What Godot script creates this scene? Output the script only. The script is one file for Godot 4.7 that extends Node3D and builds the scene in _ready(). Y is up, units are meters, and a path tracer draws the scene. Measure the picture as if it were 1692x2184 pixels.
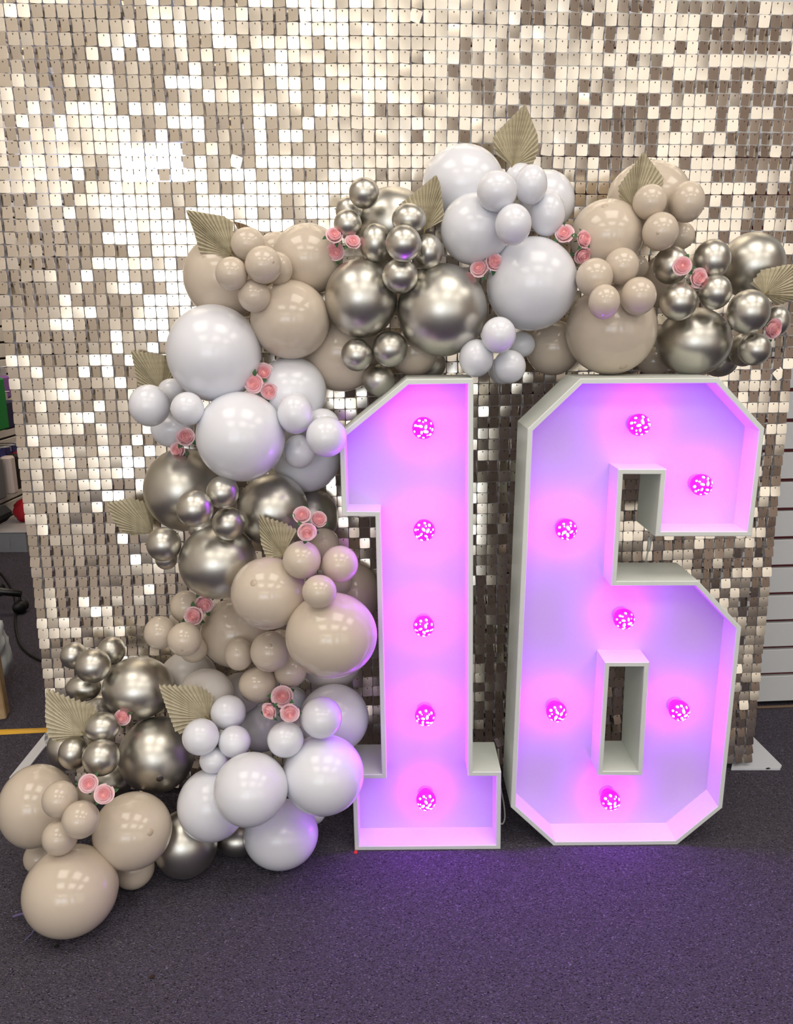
extends Node3D

var used := {}
var M := {}
var balloon_mesh: ArrayMesh
var knot_mesh: ArrayMesh

# ---------------------------------------------------------------- naming
func numbered(called: String) -> String:
	if not used.has(called):
		used[called] = 0
		return called
	used[called] += 1
	return "%s_%03d" % [called, used[called]]

func tag(o: Node, label := "", category := "", group := "", kind := "") -> void:
	if label: o.set_meta("label", label)
	if category: o.set_meta("category", category)
	if group: o.set_meta("group", group)
	if kind: o.set_meta("kind", kind)

func thing(called: String, label: String, category: String, at := Vector3.ZERO, group := "", kind := "") -> Node3D:
	var o := Node3D.new()
	o.name = numbered(called)
	add_child(o)
	o.position = at
	tag(o, label, category, group, kind)
	return o

func part(called: String, mesh: Mesh, m: Material, parent: Node = self, at := Vector3.ZERO) -> MeshInstance3D:
	var o := MeshInstance3D.new()
	o.name = numbered(called) if parent == self else called
	o.mesh = mesh
	if m: o.material_override = m
	o.position = at
	o.cast_shadow = GeometryInstance3D.SHADOW_CASTING_SETTING_ON
	parent.add_child(o, true)
	return o

func struct(called: String, mesh: Mesh, m: Material, at := Vector3.ZERO) -> MeshInstance3D:
	var o := MeshInstance3D.new()
	o.name = called
	o.mesh = mesh
	if m: o.material_override = m
	o.position = at
	add_child(o, true)
	o.set_meta("kind", "structure")
	return o

# ---------------------------------------------------------------- materials
func mat(c: Color, rough := 0.6, metal := 0.0) -> StandardMaterial3D:
	var m := StandardMaterial3D.new()
	m.albedo_color = c
	m.roughness = rough
	m.metallic = metal
	return m

func two_sided(m: StandardMaterial3D) -> StandardMaterial3D:
	m.cull_mode = BaseMaterial3D.CULL_DISABLED
	return m

func glow(c: Color, energy: float) -> StandardMaterial3D:
	var m := mat(c, 0.5)
	m.emission_enabled = true
	m.emission = c
	m.emission_energy_multiplier = energy
	return m

func noise_tex(freq: float, lo: Color, hi: Color, size := 512, octaves := 4, sd := 3, normal := false) -> NoiseTexture2D:
	var n := FastNoiseLite.new()
	n.seed = sd
	n.frequency = freq
	n.fractal_octaves = octaves
	var t := NoiseTexture2D.new()
	t.width = size
	t.height = size
	t.seamless = true
	t.noise = n
	if normal:
		t.as_normal_map = true
		t.bump_strength = 3.0
	else:
		var g := Gradient.new()
		g.set_color(0, lo)
		g.set_color(1, hi)
		t.color_ramp = g
	return t

func triplanar(m: StandardMaterial3D, t: Texture2D, s: float) -> StandardMaterial3D:
	m.albedo_texture = t
	m.uv1_triplanar = true
	m.uv1_world_triplanar = true
	m.uv1_scale = Vector3(s, s, s)
	return m

func carpet() -> StandardMaterial3D:
	var rng := RandomNumberGenerator.new()
	rng.seed = 77
	var n := 1024
	var im := Image.create(n, n, false, Image.FORMAT_RGB8)
	var hm := Image.create(n, n, false, Image.FORMAT_RGB8)
	im.fill(Color(0.30, 0.285, 0.32))
	hm.fill(Color(0.4, 0.4, 0.4))
	for k in 150000:                                   # short loops of yarn, light and dark, lying mostly across
		var x := rng.randi() % n
		var y := rng.randi() % n
		var w := rng.randi_range(2, 5)
		var h := rng.randi_range(1, 2)
		var v := clampf(0.30 + rng.randfn() * 0.10, 0.08, 0.6)
		var c := Color(v * rng.randf_range(0.98, 1.06), v * 0.97, v * rng.randf_range(1.04, 1.2))
		im.fill_rect(Rect2i(x, y, w, h), c)
		var e := clampf(0.2 + v * 1.6 + rng.randf_range(-0.1, 0.1), 0.0, 1.0)
		hm.fill_rect(Rect2i(x, y, w, h), Color(e, e, e))
	var m := mat(Color.WHITE, 0.95)
	m.metallic_specular = 0.2
	m.albedo_texture = ImageTexture.create_from_image(im)
	m.heightmap_enabled = true
	m.heightmap_texture = ImageTexture.create_from_image(hm)
	m.heightmap_scale = 0.35
	m.uv1_triplanar = true
	m.uv1_world_triplanar = true
	m.uv1_scale = Vector3(1.15, 1.15, 1.15)
	return m

# ---------------------------------------------------------------- shapes
func st_new() -> SurfaceTool:
	var st := SurfaceTool.new()
	st.begin(Mesh.PRIMITIVE_TRIANGLES)
	return st

func quad(st: SurfaceTool, a: Vector3, b: Vector3, c: Vector3, d: Vector3) -> void:   # clockwise seen from the front
	for p in [a, b, c, a, c, d]:
		st.add_vertex(p)

func add_box(st: SurfaceTool, c: Vector3, s: Vector3, bevel := 0.0, basis := Basis.IDENTITY) -> void:
	var h := s / 2.0
	var b := minf(bevel, minf(h.x, minf(h.y, h.z)) * 0.9)
	st.set_smooth_group(-1)
	for axis in 3:
		for sgn in [-1.0, 1.0]:
			var n := Vector3.ZERO
			n[axis] = sgn
			var u := Vector3.ZERO
			var v := Vector3.ZERO
			u[(axis + 1) % 3] = 1.0
			v[(axis + 2) % 3] = 1.0
			var o: Vector3 = n * h[axis]
			var hu: float = h[(axis + 1) % 3] - b
			var hv: float = h[(axis + 2) % 3] - b
			var q := [o - u * hu - v * hv, o - u * hu + v * hv, o + u * hu + v * hv, o + u * hu - v * hv]
			if sgn < 0: q.reverse()
			quad(st, c + basis * q[0], c + basis * q[1], c + basis * q[2], c + basis * q[3])
	if b <= 0.0: return
	for axis in 3:                                      # twelve edge strips
		var a1 := (axis + 1) % 3
		var a2 := (axis + 2) % 3
		for s1 in [-1.0, 1.0]:
			for s2 in [-1.0, 1.0]:
				var e := Vector3.ZERO
				e[axis] = h[axis] - b
				var p := Vector3.ZERO
				p[a1] = s1 * h[a1]
				p[a2] = s2 * (h[a2] - b)
				var r := Vector3.ZERO
				r[a1] = s1 * (h[a1] - b)
				r[a2] = s2 * h[a2]
				var q := [p - e, p + e, r + e, r - e]
				if s1 * s2 < 0: q.reverse()
				q.reverse()
				quad(st, c + basis * q[0], c + basis * q[1], c + basis * q[2], c + basis * q[3])
	for sx in [-1.0, 1.0]:
		for sy in [-1.0, 1.0]:
			for sz in [-1.0, 1.0]:
				var q := [Vector3(sx * h.x, sy * (h.y - b), sz * (h.z - b)), Vector3(sx * (h.x - b), sy * h.y, sz * (h.z - b)), Vector3(sx * (h.x - b), sy * (h.y - b), sz * h.z)]
				if sx * sy * sz > 0: q.reverse()
				for p in q:
					st.add_vertex(c + basis * p)

func done(st: SurfaceTool) -> ArrayMesh:
	st.generate_normals()
	return st.commit()

func box(s: Vector3, bevel := 0.0) -> ArrayMesh:
	var st := st_new()
	add_box(st, Vector3.ZERO, s, bevel)
	return done(st)

func add_tube(st: SurfaceTool, pts: Array, r: float, sides := 8, r_end := -1.0) -> void:
	st.set_smooth_group(0)
	var rings := []
	var count := pts.size()
	var ref := Vector3.UP
	for i in count:
		var t: Vector3 = (pts[mini(i + 1, count - 1)] - pts[maxi(i - 1, 0)]).normalized()
		if absf(t.dot(ref)) > 0.95: ref = Vector3.RIGHT
		var u := t.cross(ref).normalized()
		var v := u.cross(t)
		ref = v
		var rr := r if r_end < 0 else lerpf(r, r_end, float(i) / (count - 1))
		var ring := []
		for k in sides:
			var a := TAU * k / sides
			ring.append(pts[i] + (u * cos(a) + v * sin(a)) * rr)
		rings.append(ring)
	for i in count - 1:
		for k in sides:
			var k2 := (k + 1) % sides
			quad(st, rings[i][k], rings[i + 1][k], rings[i + 1][k2], rings[i][k2])
	for k in range(1, sides - 1):
		for p in [rings[0][0], rings[0][k], rings[0][k + 1]]: st.add_vertex(p)
		for p in [rings[count - 1][0], rings[count - 1][k + 1], rings[count - 1][k]]: st.add_vertex(p)

func tube(pts: Array, r: float, sides := 8, r_end := -1.0) -> ArrayMesh:
	var st := st_new()
	add_tube(st, pts, r, sides, r_end)
	return done(st)

func smooth_path(pts: Array, per := 6) -> Array:
	var c := Curve3D.new()
	for i in pts.size():
		var t: Vector3 = (pts[mini(i + 1, pts.size() - 1)] - pts[maxi(i - 1, 0)]) / 6.0
		c.add_point(pts[i], -t, t)
	var out := []
	for i in pts.size() - 1:
		for k in per:
			out.append(c.sample(i, float(k) / per))
	out.append(pts[-1])
	return out

func add_blob(st: SurfaceTool, c: Vector3, r: Vector3, basis := Basis.IDENTITY, seg := 10, rings := 6, lumps: FastNoiseLite = null) -> void:
	st.set_smooth_group(0)
	var g := []
	for j in rings + 1:
		var row := []
		var th := PI * j / rings
		for i in seg + 1:
			var ph := TAU * (i % seg) / seg
			var d := Vector3(sin(th) * cos(ph), cos(th), sin(th) * sin(ph))
			var f: float = 1.0 + 0.28 * lumps.get_noise_3dv(d * 1.2) + 0.05 * lumps.get_noise_3dv(d * 3.0) if lumps else 1.0
			row.append(c + basis * (d * r * f))
		g.append(row)
	for j in rings:
		for i in seg:
			var a: Vector3 = g[j][i]
			var b: Vector3 = g[j][i + 1]
			var e: Vector3 = g[j + 1][i + 1]
			var f2: Vector3 = g[j + 1][i]
			if j > 0:
				for p in [a, b, e]: st.add_vertex(p)
			if j < rings - 1:
				for p in [a, e, f2]: st.add_vertex(p)

# lathe round the z axis; profile of (radius, z) from the front pole backwards
func lathe_z(profile: Array, seg: int) -> ArrayMesh:
	var st := st_new()
	st.set_smooth_group(0)
	for j in profile.size() - 1:
		for i in seg:
			var a0 := TAU * i / seg
			var a1 := TAU * ((i + 1) % seg) / seg
			var p: Vector2 = profile[j]
			var q: Vector2 = profile[j + 1]
			var a := Vector3(p.x * cos(a0), p.x * sin(a0), p.y)
			var b := Vector3(p.x * cos(a1), p.x * sin(a1), p.y)
			var c := Vector3(q.x * cos(a1), q.x * sin(a1), q.y)
			var d := Vector3(q.x * cos(a0), q.x * sin(a0), q.y)
			if p.x > 1e-6:
				for v in [a, c, b]: st.add_vertex(v)
			if q.x > 1e-6:
				for v in [a, d, c]: st.add_vertex(v)
	return done(st)

func inset(p: Array, d: float) -> Array:              # mitred; positive d moves the edges inwards of a clockwise outline
	var out := []
	var n := p.size()
	for i in n:
		var a: Vector2 = p[(i + n - 1) % n]
		var b: Vector2 = p[i]
		var c: Vector2 = p[(i + 1) % n]
		var d1 := (b - a).normalized()
		var d2 := (c - b).normalized()
		var n1 := Vector2(d1.y, -d1.x)
		var n2 := Vector2(d2.y, -d2.x)
		var s: Vector2 = (n1 + n2) / (1.0 + n1.dot(n2))
		out.append(b + s * d)
	return out

# a closed frame whose section is the list of (inset, z); the outline runs clockwise seen from +z
func frame(p: Array, section: Array) -> ArrayMesh:
	var st := st_new()
	st.set_smooth_group(-1)
	var loops := []
	for s in section:
		loops.append(inset(p, s.x))
	var n := p.size()
	for k in section.size():
		var k2 := (k + 1) % section.size()
		for i in n:
			var j := (i + 1) % n
			var a := Vector3(loops[k][i].x, loops[k][i].y, section[k].y)
			var b := Vector3(loops[k][j].x, loops[k][j].y, section[k].y)
			var c := Vector3(loops[k2][j].x, loops[k2][j].y, section[k2].y)
			var d := Vector3(loops[k2][i].x, loops[k2][i].y, section[k2].y)
			quad(st, a, b, c, d)
	return done(st)

func slab(polys: Array, z0: float, z1: float) -> ArrayMesh:   # flat plates with thickness; z1 in front
	var st := st_new()
	st.set_smooth_group(-1)
	for poly in polys:
		var pp := PackedVector2Array(poly)
		if Geometry2D.is_polygon_clockwise(pp): pp.reverse()
		var tri := Geometry2D.triangulate_polygon(pp)
		for i in range(0, tri.size(), 3):
			var a := pp[tri[i]]
			var b := pp[tri[i + 1]]
			var c := pp[tri[i + 2]]
			if (b - a).cross(c - a) > 0:
				var s := b
				b = c
				c = s
			for q in [a, b, c]: st.add_vertex(Vector3(q.x, q.y, z1))
			for q in [a, c, b]: st.add_vertex(Vector3(q.x, q.y, z0))
		for i in pp.size():
			var a := pp[i]
			var b := pp[(i + 1) % pp.size()]
			quad(st, Vector3(a.x, a.y, z0), Vector3(a.x, a.y, z1), Vector3(b.x, b.y, z1), Vector3(b.x, b.y, z0))
	return done(st)

func area(parent: Node, called: String, at: Vector3, rot: Vector3, size: Vector2, c: Color, e: float) -> void:
	var l := AreaLight3D.new()
	l.name = called
	l.area_size = size
	l.light_color = c
	l.light_energy = e
	l.shadow_enabled = true
	l.area_range = 12.0
	l.area_attenuation = 2.0
	l.position = at
	l.rotation = rot
	parent.add_child(l, true)

# ---------------------------------------------------------------- the scene
func _ready() -> void:
	var cam := Camera3D.new()
	cam.name = "camera"
	cam.fov = rad_to_deg(2.0 * atan(1092.0 / 1700.0))
	cam.near = 0.02
	cam.far = 60.0
	cam.transform = Transform3D(Basis(Vector3.RIGHT, deg_to_rad(-13.27)) * Basis(Vector3.BACK, deg_to_rad(-0.5)), Vector3(0, 1.346, 1.835))
	add_child(cam)
	cam.current = true
	var env := Environment.new()
	env.background_mode = Environment.BG_COLOR
	env.background_color = Color(0.6, 0.66, 0.75)
	env.tonemap_mode = Environment.TONE_MAPPER_LINEAR
	env.tonemap_exposure = 1.0
	env.sdfgi_enabled = true
	env.ssao_enabled = true
	env.ssil_enabled = true
	var we := WorldEnvironment.new()
	we.name = "world_environment"
	we.environment = env
	add_child(we)
	materials()
	room()
	shimmer_wall()
	numbers()
	balloons()
	palms()
	roses()
	small_things()

func materials() -> void:
	M.white_paint = mat(Color(0.86, 0.88, 0.86), 0.45)
	M.panel = mat(Color(0.79, 0.75, 0.81), 0.6)
	M.carpet = carpet()
	M.ceiling = mat(Color(0.82, 0.81, 0.8), 0.9)
	M.wall = mat(Color(0.74, 0.72, 0.69), 0.85)
	M.slat = mat(Color(0.80, 0.81, 0.82), 0.5)
	M.groove = mat(Color(0.36, 0.04, 0.07), 0.6)
	M.dark = mat(Color(0.05, 0.05, 0.055), 0.5)
	M.tile = mat(Color(0.885, 0.85, 0.795), 0.2, 1.0)
	M.peg = mat(Color(0.32, 0.30, 0.29), 0.2, 0.3)
	M.grid = mat(Color(0.62, 0.60, 0.62), 0.4)
	M.steel = mat(Color(0.84, 0.85, 0.88), 0.45)
	M.w = mat(Color(0.89, 0.895, 0.925), 0.24)
	M.w.clearcoat_enabled = true
	M.w.clearcoat = 0.3
	M.w.clearcoat_roughness = 0.12
	M.p = mat(Color(0.83, 0.81, 0.795), 0.28)
	M.t = mat(Color(0.805, 0.75, 0.685), 0.13)
	M.c = mat(Color(0.79, 0.78, 0.75), 0.35, 1.0)
	M.palm = triplanar(two_sided(mat(Color.WHITE, 0.75)), noise_tex(0.03, Color(0.69, 0.65, 0.55), Color(0.83, 0.80, 0.71), 256, 4, 9), 9.0)
	M.palm_brown = two_sided(mat(Color(0.55, 0.46, 0.36), 0.8))
	M.rib = mat(Color(0.52, 0.46, 0.32), 0.8)
	M.petal_outer = two_sided(mat(Color(1.0, 0.88, 0.90), 0.7))
	M.petal_mid = two_sided(mat(Color(1.0, 0.82, 0.85), 0.7))
	M.petal_inner = two_sided(mat(Color(1.0, 0.78, 0.79), 0.7))
	for k in ["petal_outer", "petal_mid", "petal_inner"]:
		M[k].backlight_enabled = true
		M[k].backlight = Color(0.3, 0.16, 0.18)
	M.leaf = two_sided(mat(Color(0.22, 0.38, 0.22), 0.6))
	M.stem = mat(Color(0.2, 0.3, 0.16), 0.7)

func room() -> void:
	# floor, ceiling and walls, each with thickness; the shop goes on behind the camera
	var floor := struct("floor", box(Vector3(8.4, 0.1, 11.6)), M.carpet, Vector3(1.3, -0.05, 0.3))
	tag(floor, "dark charcoal heathered carpet", "", "", "structure")
	struct("ceiling", box(Vector3(8.4, 0.1, 11.6)), M.ceiling, Vector3(1.3, 3.65, 0.3))
	struct("wall_far", box(Vector3(8.4, 3.7, 0.1)), M.wall, Vector3(1.3, 1.8, -5.05))
	struct("wall_right", box(Vector3(0.1, 3.7, 10.2)), mat(Color(0.66, 0.60, 0.57), 0.8), Vector3(5.05, 1.8, 0.05))
	# left wall: slatwall whose dark grooves run away from the camera
	var left := Node3D.new()
	left.name = "wall_left"
	add_child(left)
	left.set_meta("kind", "structure")
	part("backing_board", box(Vector3(0.06, 3.7, 10.2)), mat(Color(0.16, 0.12, 0.11), 0.7), left, Vector3(-2.57, 1.8, 0.05))
	var slat_left := box(Vector3(0.024, 0.086, 10.1), 0.002)
	var cream := mat(Color(0.90, 0.87, 0.83), 0.5)
	for k in 35:
		part("slat", slat_left, cream, left, Vector3(-2.526, 0.05 + 0.1002 * k + 0.0501, 0.05))
	# partition behind the right part of the shimmer wall: white slats with dark red grooves
	var b := Node3D.new()
	b.name = "wall_back"
	add_child(b)
	b.set_meta("kind", "structure")
	b.transform = Transform3D(Basis(Vector3.UP, deg_to_rad(3.6)), Vector3(0, 0, -0.32))
	var zp := -0.3822
	part("backing_board", box(Vector3(5.2, 3.5, 0.05)), M.groove, b, Vector3(2.75, 1.77, zp - 0.045))
	part("kick_recess", box(Vector3(5.2, 0.05, 0.02)), M.dark, b, Vector3(2.75, 0.012, zp - 0.03))
	var hgt := 0.1004
	var slat := box(Vector3(5.2, hgt - 0.0125, 0.022), 0.0015)
	for k in 34:
		var low := 0.0185 + hgt * k
		if k == 0:
			part("slat", box(Vector3(5.2, 0.1230 - 0.0185 - 0.008, 0.022), 0.0015), M.slat, b, Vector3(2.75, (0.0185 + 0.1230 - 0.008) / 2.0, zp - 0.011))
		else:
			low = 0.1230 + hgt * (k - 1)
			part("slat", slat, M.slat, b, Vector3(2.75, low + hgt / 2.0 - 0.001, zp - 0.011))
	part("carpet_edge", box(Vector3(5.2, 0.006, 0.012), 0.002), mat(Color(0.45, 0.37, 0.3), 0.8), b, Vector3(2.75, 0.003, zp + 0.012))
	# shop front behind the camera: wall with wide windows
	var f := Node3D.new()
	f.name = "wall_front"
	add_child(f)
	f.set_meta("kind", "structure")
	part("sill_wall", box(Vector3(8.4, 0.55, 0.1)), M.wall, f, Vector3(1.3, 0.275, 5.05))
	part("lintel", box(Vector3(8.4, 0.2, 0.1)), M.wall, f, Vector3(1.3, 3.5, 5.05))
	for x in [-2.6, 0.78, 2.05, 5.1]:
		part("pier", box(Vector3(0.2 if x < 2.0 else 0.3, 2.85, 0.1)), M.wall, f, Vector3(x, 1.975, 5.05))
	# three shop windows, frosted but for a clear middle
	var day := Color(0.90, 0.95, 1.0)
	var soft := Color(1.0, 0.985, 0.955)
	var k := 0
	for xs in [[-2.5, 0.68], [0.88, 1.9], [2.2, 4.95]]:
		k += 1
		var w := Node3D.new()
		w.name = "window_%d" % k
		add_child(w)
		w.set_meta("kind", "structure")
		var wide: float = xs[1] - xs[0]
		w.position = Vector3((xs[0] + xs[1]) / 2.0, 0.55, 5.05)
		part("pane", box(Vector3(wide, 2.85, 0.012)), glow(soft, 0.25), w, Vector3(0, 1.425, 0))
		for i in 3:
			part("mullion", box(Vector3(0.06, 2.85, 0.07), 0.004), M.dark, w, Vector3(-wide / 2.0 + wide * i / 2.0, 1.425, -0.04))
		for y in [0.45, 1.85]:
			part("transom", box(Vector3(wide, 0.06, 0.07), 0.004), M.dark, w, Vector3(0, y, -0.04))
		area(w, "window_daylight", Vector3(0, 1.43, -0.01), Vector3.ZERO, Vector2(wide, 2.8), soft, WIN_SIDE * wide * 2.8 / PI)
		if k < 3:                                      # the clear middle of the glass, with the bright street outside
			var cw: float = [2.0, 0.6][k - 1]
			part("clear_pane", box(Vector3(cw, 0.95, 0.01)), glow(day, 0.4), w, Vector3(0.1 if k == 1 else 0.0, 0.97, -0.012))
			area(w, "street_daylight", Vector3(0.1 if k == 1 else 0.0, 0.97, -0.025), Vector3.ZERO, Vector2(cw, 0.95), day, WIN * cw * 0.95 / PI)
	var tl := thing("strip_light", "slim fluorescent strip light over the shop window, out of view", "ceiling light", Vector3(-0.5, 2.62, 4.9))
	part("housing", box(Vector3(1.7, 0.04, 0.08), 0.006), M.white_paint, tl, Vector3(0, 0.03, 0.0))
	part("diffuser", tube([Vector3(-0.8, 0, -0.01), Vector3(0.8, 0, -0.01)], 0.022, 12), glow(Color(1.0, 0.95, 0.85), 3.0), tl)
	area(tl, "strip_glow", Vector3(0, 0, -0.045), Vector3.ZERO, Vector2(1.6, 0.06), Color(1.0, 0.95, 0.85), 0.5)
	# ceiling lights over the shop floor in front of the wall
	for ix in 3:
		for iz in 2:
			var t := thing("ceiling_light", "square white ceiling light panel, %s of three in the %s row" % [["leftmost", "middle one", "rightmost"][ix], ["row nearest the shimmer wall", "row nearest the shop window"][iz].substr(4)], "ceiling light", Vector3(-1.3 + ix * 2.0, 3.6, 0.9 + iz * 2.1), "ceiling light panels")
			part("housing", box(Vector3(1.24, 0.03, 1.24), 0.006), M.white_paint, t, Vector3(0, -0.015, 0))
			part("diffuser", box(Vector3(1.2, 0.012, 1.2)), glow(Color(1.0, 0.96, 0.88), 0.5), t, Vector3(0, -0.034, 0))
			area(t, "ceiling_glow", Vector3(0, -0.05, 0), Vector3(-PI / 2, 0, 0), Vector2(1.2, 1.2), Color(1.0, 0.97, 0.92), CEIL)
	var t2 := thing("ceiling_light", "long ceiling light panel in the bright room behind the shimmer wall", "ceiling light", Vector3(-1.2, 3.6, -2.9))
	part("housing", box(Vector3(1.64, 0.03, 1.24), 0.006), M.white_paint, t2, Vector3(0, -0.015, 0))
	part("diffuser", box(Vector3(1.6, 0.012, 1.2)), glow(Color(1.0, 0.93, 0.82), 0.6), t2, Vector3(0, -0.034, 0))
	area(t2, "ceiling_glow", Vector3(0, -0.05, 0), Vector3(-PI / 2, 0, 0), Vector2(1.6, 1.2), Color(1.0, 0.92, 0.8), 4.0)
	# two small bright panes high in the far wall that shine through the gaps of the shimmer wall
	var w3 := Node3D.new()
	w3.name = "window_4"
	add_child(w3)
	w3.set_meta("kind", "structure")
	w3.position = Vector3(-1.91, 2.6, -4.98)
	for s in [-1, 1]:
		part("pane", box(Vector3(0.24, 0.31, 0.012)), glow(Color(0.70, 0.76, 1.0), 5.0), w3, Vector3(0.135 * s, 0, 0))
	part("frame", box(Vector3(0.6, 0.37, 0.02), 0.004), M.wall, w3, Vector3(0, 0, -0.015))
	area(w3, "window_daylight", Vector3(0, 0, 0.02), Vector3(0, PI, 0), Vector2(0.5, 0.3), Color(0.8, 0.87, 1.0), 0.5)

# ---------------------------------------------------------------- shimmer wall
func tile_point(i: int, j: int, z: float) -> Vector3:
	var w := 0.0281
	var n := 4
	var r := 0.0016
	var top := 0.0042
	var x := -w / 2.0 + w * i / n
	var y := top - w * j / n
	if (i == 0 or i == n) and (j == 0 or j == n):
		x -= signf(x) * r * 0.45
		y += (r * 0.45) if j == n else (-r * 0.45)
	var yy := (y - top + w / 2.0)
	return Vector3(x, y, z - (x * x + yy * yy) * 0.55)

func tile_mesh() -> ArrayMesh:
	var n := 4
	var st := st_new()
	st.set_smooth_group(0)
	for j in n:
		for i in n:
			quad(st, tile_point(i, j, 0.0004), tile_point(i + 1, j, 0.0004), tile_point(i + 1, j + 1, 0.0004), tile_point(i, j + 1, 0.0004))
	st.set_smooth_group(1)
	quad(st, tile_point(0, 0, -0.0004), tile_point(0, n, -0.0004), tile_point(n, n, -0.0004), tile_point(n, 0, -0.0004))
	st.set_smooth_group(-1)
	for k in n:
		quad(st, tile_point(k, 0, -0.0004), tile_point(k + 1, 0, -0.0004), tile_point(k + 1, 0, 0.0004), tile_point(k, 0, 0.0004))
		quad(st, tile_point(k, n, 0.0004), tile_point(k + 1, n, 0.0004), tile_point(k + 1, n, -0.0004), tile_point(k, n, -0.0004))
		quad(st, tile_point(0, k, -0.0004), tile_point(0, k, 0.0004), tile_point(0, k + 1, 0.0004), tile_point(0, k + 1, -0.0004))
		quad(st, tile_point(n, k, 0.0004), tile_point(n, k, -0.0004), tile_point(n, k + 1, -0.0004), tile_point(n, k + 1, 0.0004))
	st.generate_normals()
	var m: ArrayMesh = st.commit()
	m.surface_set_material(0, M.tile)
	var pg := st_new()
	add_tube(pg, [Vector3(0, 0.0004, -0.003), Vector3(0, 0.0004, 0.0009)], 0.0015, 6)
	add_tube(pg, [Vector3(0, -0.0016, -0.002), Vector3(0, -0.0016, 0.0006)], 0.0009, 6)
	pg.generate_normals()
	pg.commit(m)
	m.surface_set_material(1, M.peg)
	return m

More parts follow.
